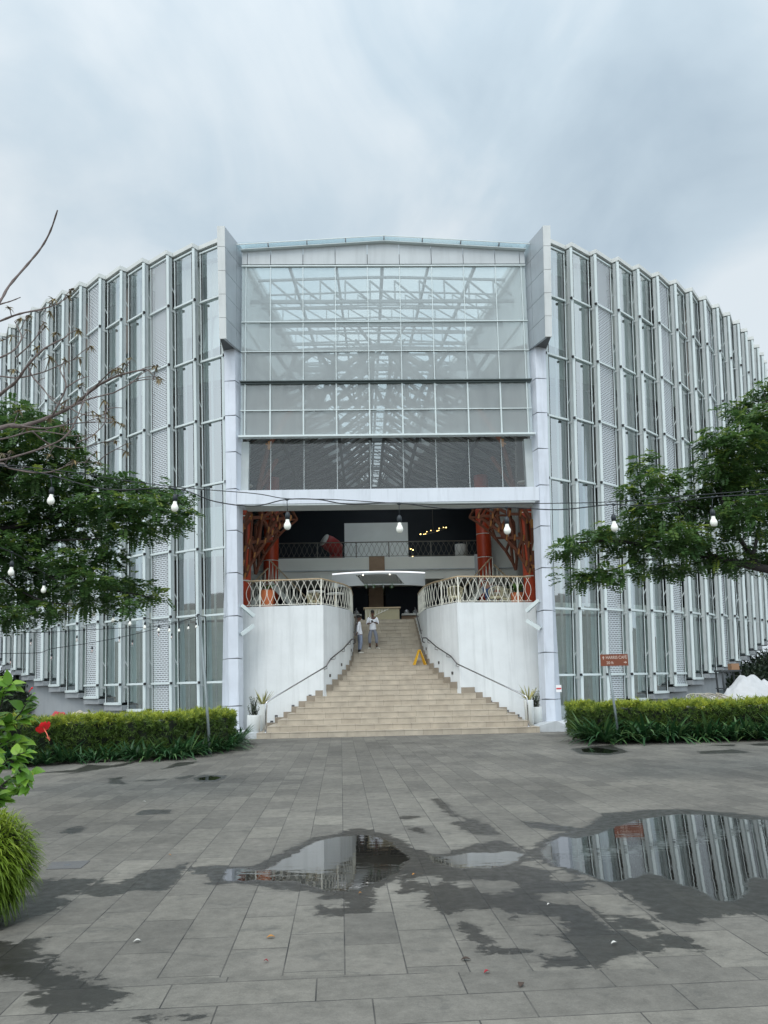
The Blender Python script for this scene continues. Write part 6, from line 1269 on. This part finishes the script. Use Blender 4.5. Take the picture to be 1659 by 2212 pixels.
for (x, y, x2, y2, c_) in ((62, 1495, 71, 1484, 'flower_red'), (52, 1518, 70, 1520, 'hedge_green'), (60, 1668, 71, 1673, 'flower_red'), (60, 1535, 80, 1528, 'hedge_green'), (82, 1556, 88, 1550, 'hedge_green')):
    g = MB(); a, b = Vector(at(x, y, YH)), Vector(at(x2, y2, YH)); g.tube([a, a.lerp(b, .55), a.lerp(b, .8), b], [.0012, .0022, .0042, .0008], 7); g.build('bud', c_, o)
o = thing('spiky_bush', (-4.3, -20.9, 0), 'dense yellow-green bush of thin spiky leaves at the lower left edge', 'bush')
bc = at(-42, 1862, -20.9); bc[2] = max(bc[2], .42); n = 6500; u = unit(rng.normal(0, 1, (n, 3))); rad_ = np.array([.36, .36, .34]); b_ = bc+u*rad_*(.62+.36*rng.random((n, 1))); d_ = unit(u+rng.normal(0, .38, (n, 3))+np.array([.12, 0, .25])); b_[:, 2] = np.maximum(b_[:, 2], .03)
V, fs = blades(b_, d_, .07+.09*rng.random(n), .0095+.006*rng.random(n), .25+.55*rng.random(n), 4); leafobj('leaves', V, V.shape[1], 'bush_leaf', np.clip(.22+.30*u[:, 2]+.35*rng.random(n), 0, 1), o, fs)
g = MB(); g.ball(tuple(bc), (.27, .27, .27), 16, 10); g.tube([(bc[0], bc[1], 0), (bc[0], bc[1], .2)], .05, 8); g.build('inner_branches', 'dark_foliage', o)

# ------------------------------------------------------------------ covered furniture and dark shrubs behind the hedges
def drape(name, cx_, cy_, rx, ry, h, m_, lab, cat, seed, peaks):
    r_ = np.random.default_rng(seed); g = MB(); n, k = 110, 46; vs = []
    for i in range(k+1):
        t = i/k
        for j in range(n):
            a = 2*pi*j/n; fold = 1+.10*math.sin(a*7+seed)*t+.05*math.sin(a*13+2)*t; x, y = cx_+rx*t*math.cos(a)*fold, cy_+ry*t*math.sin(a)*fold
            z = max(hh*max(0, 1-(((x-px_)/w_)**2+((y-cy_)/(ry*1.0))**2)**.5) ** .75 if (((x-px_)/w_)**2+((y-cy_)/ry)**2) < 1 else 0 for px_, w_, hh in peaks); z = min(z, h*.90)
            nz = noise.noise(Vector((x*1.6, y*1.6, seed)))*.16+abs(noise.noise(Vector((x*3.5+y*2, y*4.5, seed+3))))*.14+noise.noise(Vector((x*9, y*9, seed)))*.03; vs.append((x, y, max(.02, z+(nz if t < .97 else 0))))
    fs = [(i*n+j, i*n+(j+1) % n, (i+1)*n+(j+1) % n, (i+1)*n+j) for i in range(k) for j in range(n)]; g.add(vs, fs, True); return tag(g.build(name, m_), lab, cat)
tx = at(1632, 1500, -.2)[0]
drape('tarpaulin', tx+.1, -.1, 2.5, 1.1, 1.9, 'tarp_white', 'big crumpled white tarpaulin heaped over furniture behind the right hedge', 'tarpaulin', 3, [(tx-.15, 1.5, 1.95), (tx+1.2, 1.6, 2.05), (tx-.9, .9, 1.25), (tx+.4, 1.8, 1.55), (tx-1.5, 1.1, 1.12)])
o = thing('storage_rack', (at(1583, 1500, .4)[0], .4, 0), 'dark metal rack with a cardboard box on top beside the white tarpaulin', 'rack'); xk = at(1583, 1500, .4)[0]
g = MB()
for dx in (-.3, .34): g.box((xk+dx, .4, 0), (xk+dx+.05, .45, 1.95)); g.box((xk+dx, .9, 0), (xk+dx+.05, .95, 1.95))
g.box((xk-.32, .38, 1.90), (xk+.42, .98, 1.96)); g.box((xk-.32, .38, 1.3), (xk+.42, .98, 1.34)); g.build('frame', 'crate_dark', o)
g = MB(); g.box((xk-.24, .47, 0.5), (xk+.33, .9, 1.27)); g.build('grey_bin', 'pole_grey', o)
g = MB(); g.box((xk+.12, .5, 1.962), (xk+.40, .8, 2.18)); tag(g.build('cardboard_box', 'cardboard'), 'brown cardboard box on top of the dark metal rack', 'box')
for i, (x, m_, lab) in enumerate(((1508, 'chair_grey', 'leftmost grey wicker chair behind the right hedge'), (1528, 'chair_grey', 'round-backed grey wicker chair beside the leftmost one behind the right hedge'), (1549, 'tarp_tan', 'beige chair left of the white tarpaulin behind the right hedge'), (1572, 'tarp_tan', 'beige chair half covered by the white tarpaulin'))):
    p = at(x, 1515, -1.9+.1*i); c_ = shell_chair((p[0], p[1], 0), .3*i, lab, m_); c_.scale = (1.1, 1.1, 1.42)
    for ch in c_.children: pass
# cushions and cloths lying on crates behind the left hedge
p = at(150, 1540, -1.6)
g = MB(); g.box((p[0]-1.1, p[1], 0), (p[0]+.9, p[1]+.8, .86)); tag(g.build('crate', 'plinth_grey'), 'low grey crate behind the left hedge', 'crate')
drape('folded_cloth', p[0]+.1, p[1]+.35, .85, .45, 1.08, 'tarp_tan', 'beige folded parasol cloth on the crate behind the left hedge', 'cloth', 5, [(p[0]+.1, 1.6, 1.12), (p[0]+.5, 1.2, 1.1)])
drape('red_cloth', p[0]-.42, p[1]+.30, .34, .28, 1.1, 'cloth_red', 'crumpled red cloth on the crate behind the left hedge', 'cloth', 8, [(p[0]-.42, .75, 1.18)])
def shrub(cx_, cy_, r_, h, lab, seed):
    q_ = np.random.default_rng(seed); o = thing('shrub', (cx_, cy_, 0), lab, 'shrub'); n = 5000; u = unit(q_.normal(0, 1, (n, 3))); b_ = np.array([cx_, cy_, h*.5])+u*np.array([r_, r_, h*.52])*(.75+.3*q_.random((n, 1))); b_[:, 2] = np.maximum(b_[:, 2], .02)
    leafobj('foliage', diamonds(b_, u+q_.normal(0, .7, (n, 3)), q_.normal(0, 1, (n, 3)), .16+.12*q_.random(n), .05+.03*q_.random(n)), 4, 'dark_leaf', q_.random(n), o)
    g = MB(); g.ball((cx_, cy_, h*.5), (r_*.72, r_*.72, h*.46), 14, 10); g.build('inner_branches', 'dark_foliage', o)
for i, (x, y, r_, h) in enumerate(((15.2, 7.6, 1.6, 2.2), (17.6, 9.0, 1.9, 2.9), (20.2, 11.2, 2.2, 3.5), (23.0, 13.4, 2.4, 4.2), (26.5, 14.0, 2.8, 4.8))):
    shrub(x+1.2, y+.9, r_, h, ['dark shrub at the end of the right plastered foot wall', 'second dark shrub under the right raised bays', 'middle dark shrub under the right raised bays', 'tall dark shrub under the far right bays', 'tallest dark shrub at the right edge'][i], 40+i)
for i, (x, y, r_, h) in enumerate(((-15.8, 8.4, 1.7, 2.2), (-18.8, 10.2, 2.0, 3.0), (-22.2, 12.6, 2.4, 3.6))):
    shrub(x-.9, y+.9, r_, h, ['dark shrub at the end of the left plastered foot wall', 'middle dark shrub under the left raised bays', 'tall dark shrub at the far left under the bays'][i], 50+i)

# ------------------------------------------------------------------ small things on the paving
def scrap(x, y, f, sz, m_, lab, rz=0, nm='fallen_leaf', cat='leaf'):
    c_ = onz(*f(x, y)); g = MB(); n = 8; vs = [(c_[0]+sz*(t-.5)*math.cos(rz)-w_*math.sin(rz), c_[1]+sz*(t-.5)*math.sin(rz)+w_*math.cos(rz), .006+.012*math.sin(pi*t)) for t in np.linspace(0, 1, n) for w_ in (-sz*.28*math.sin(pi*t)-.0005, sz*.28*math.sin(pi*t)+.0005)]
    lo = vs; g.add(vs, [(2*i, 2*i+1, 2*i+3, 2*i+2) for i in range(n-1)]); g.add([(a, b, z+.002) for a, b, z in vs], [(2*i, 2*i+2, 2*i+3, 2*i+1) for i in range(n-1)]); return tag(g.build(nm, m_), lab, cat)
mat('leaf_orange', (.50, .22, .04), .6); mat('leaf_red', (.30, .02, .03), .6); mat('paper_scrap', (.65, .64, .60), .7); mat('leaf_brown', (.06, .04, .03), .8)
scrap(130, 465, r8, .055, 'leaf_orange', 'orange fallen leaf left of the central puddle', .2); scrap(795, 573, r8, .04, 'leaf_red', 'small dark red petal near the bottom centre', .4); scrap(1187, 484, r8, .045, 'paper_scrap', 'small white paper scrap in the damp patch at the lower right', .1, 'paper_scrap', 'litter')
scrap(900, 612, r8, .06, 'leaf_brown', 'dark brown fallen leaf by the lowest paving joint', 1.2); scrap(730, 534, r8, .06, 'leaf_brown', 'curled brown leaf right of the centre foreground', 0); scrap(985, 365, r8, .03, 'paper_scrap', 'tiny white scrap on the damp slab right of centre', .3, 'paper_scrap', 'litter')
scrap(115, 540, r8, .03, 'leaf_red', 'tiny red petal in the lower left foreground', 0); scrap(995, 297, r5, .05, 'paper_scrap', 'curled white petal on the foreground slabs at the left', .3, 'petal', 'petal'); scrap(1045, 1122, r7, .06, 'paper_scrap', 'white scrap on the paving left of the stairs', 0, 'paper_scrap', 'litter'); scrap(1230, 1513, r7, .035, 'leaf_orange', 'small yellow leaf above the left damp patch', 0)
scrap(570, 272, r8, .035, 'leaf_orange', 'yellow leaf on the edge of the central puddle', .5); scrap(405, 330, r8, .03, 'leaf_orange', 'tiny yellow leaf just below the central puddle', .1)
a_, b_, c2, d2 = onz(*r7(375, 1560)), onz(*r7(655, 1548)), onz(*r7(585, 1604)), onz(*r7(335, 1612))
g = MB(); g.hexa([(*p_[:2], .001) for p_ in (d2, c2, b_, a_)], [(*p_[:2], .006) for p_ in (d2, c2, b_, a_)]); mat('cover_stone', (.13, .13, .13), .7, 0, .15, 6, bump=.3); o = tag(g.build('manhole_cover', 'cover_stone'), 'square manhole cover set in the paving at the left', 'manhole cover')
cc = (np.array(a_)+b_+c2+d2)/4; g = MB(); g.lathe([(.035, .0062), (.03, .008)], (cc[0], cc[1], 0), 12); g.build('lifting_hole', 'joint_dark', o)
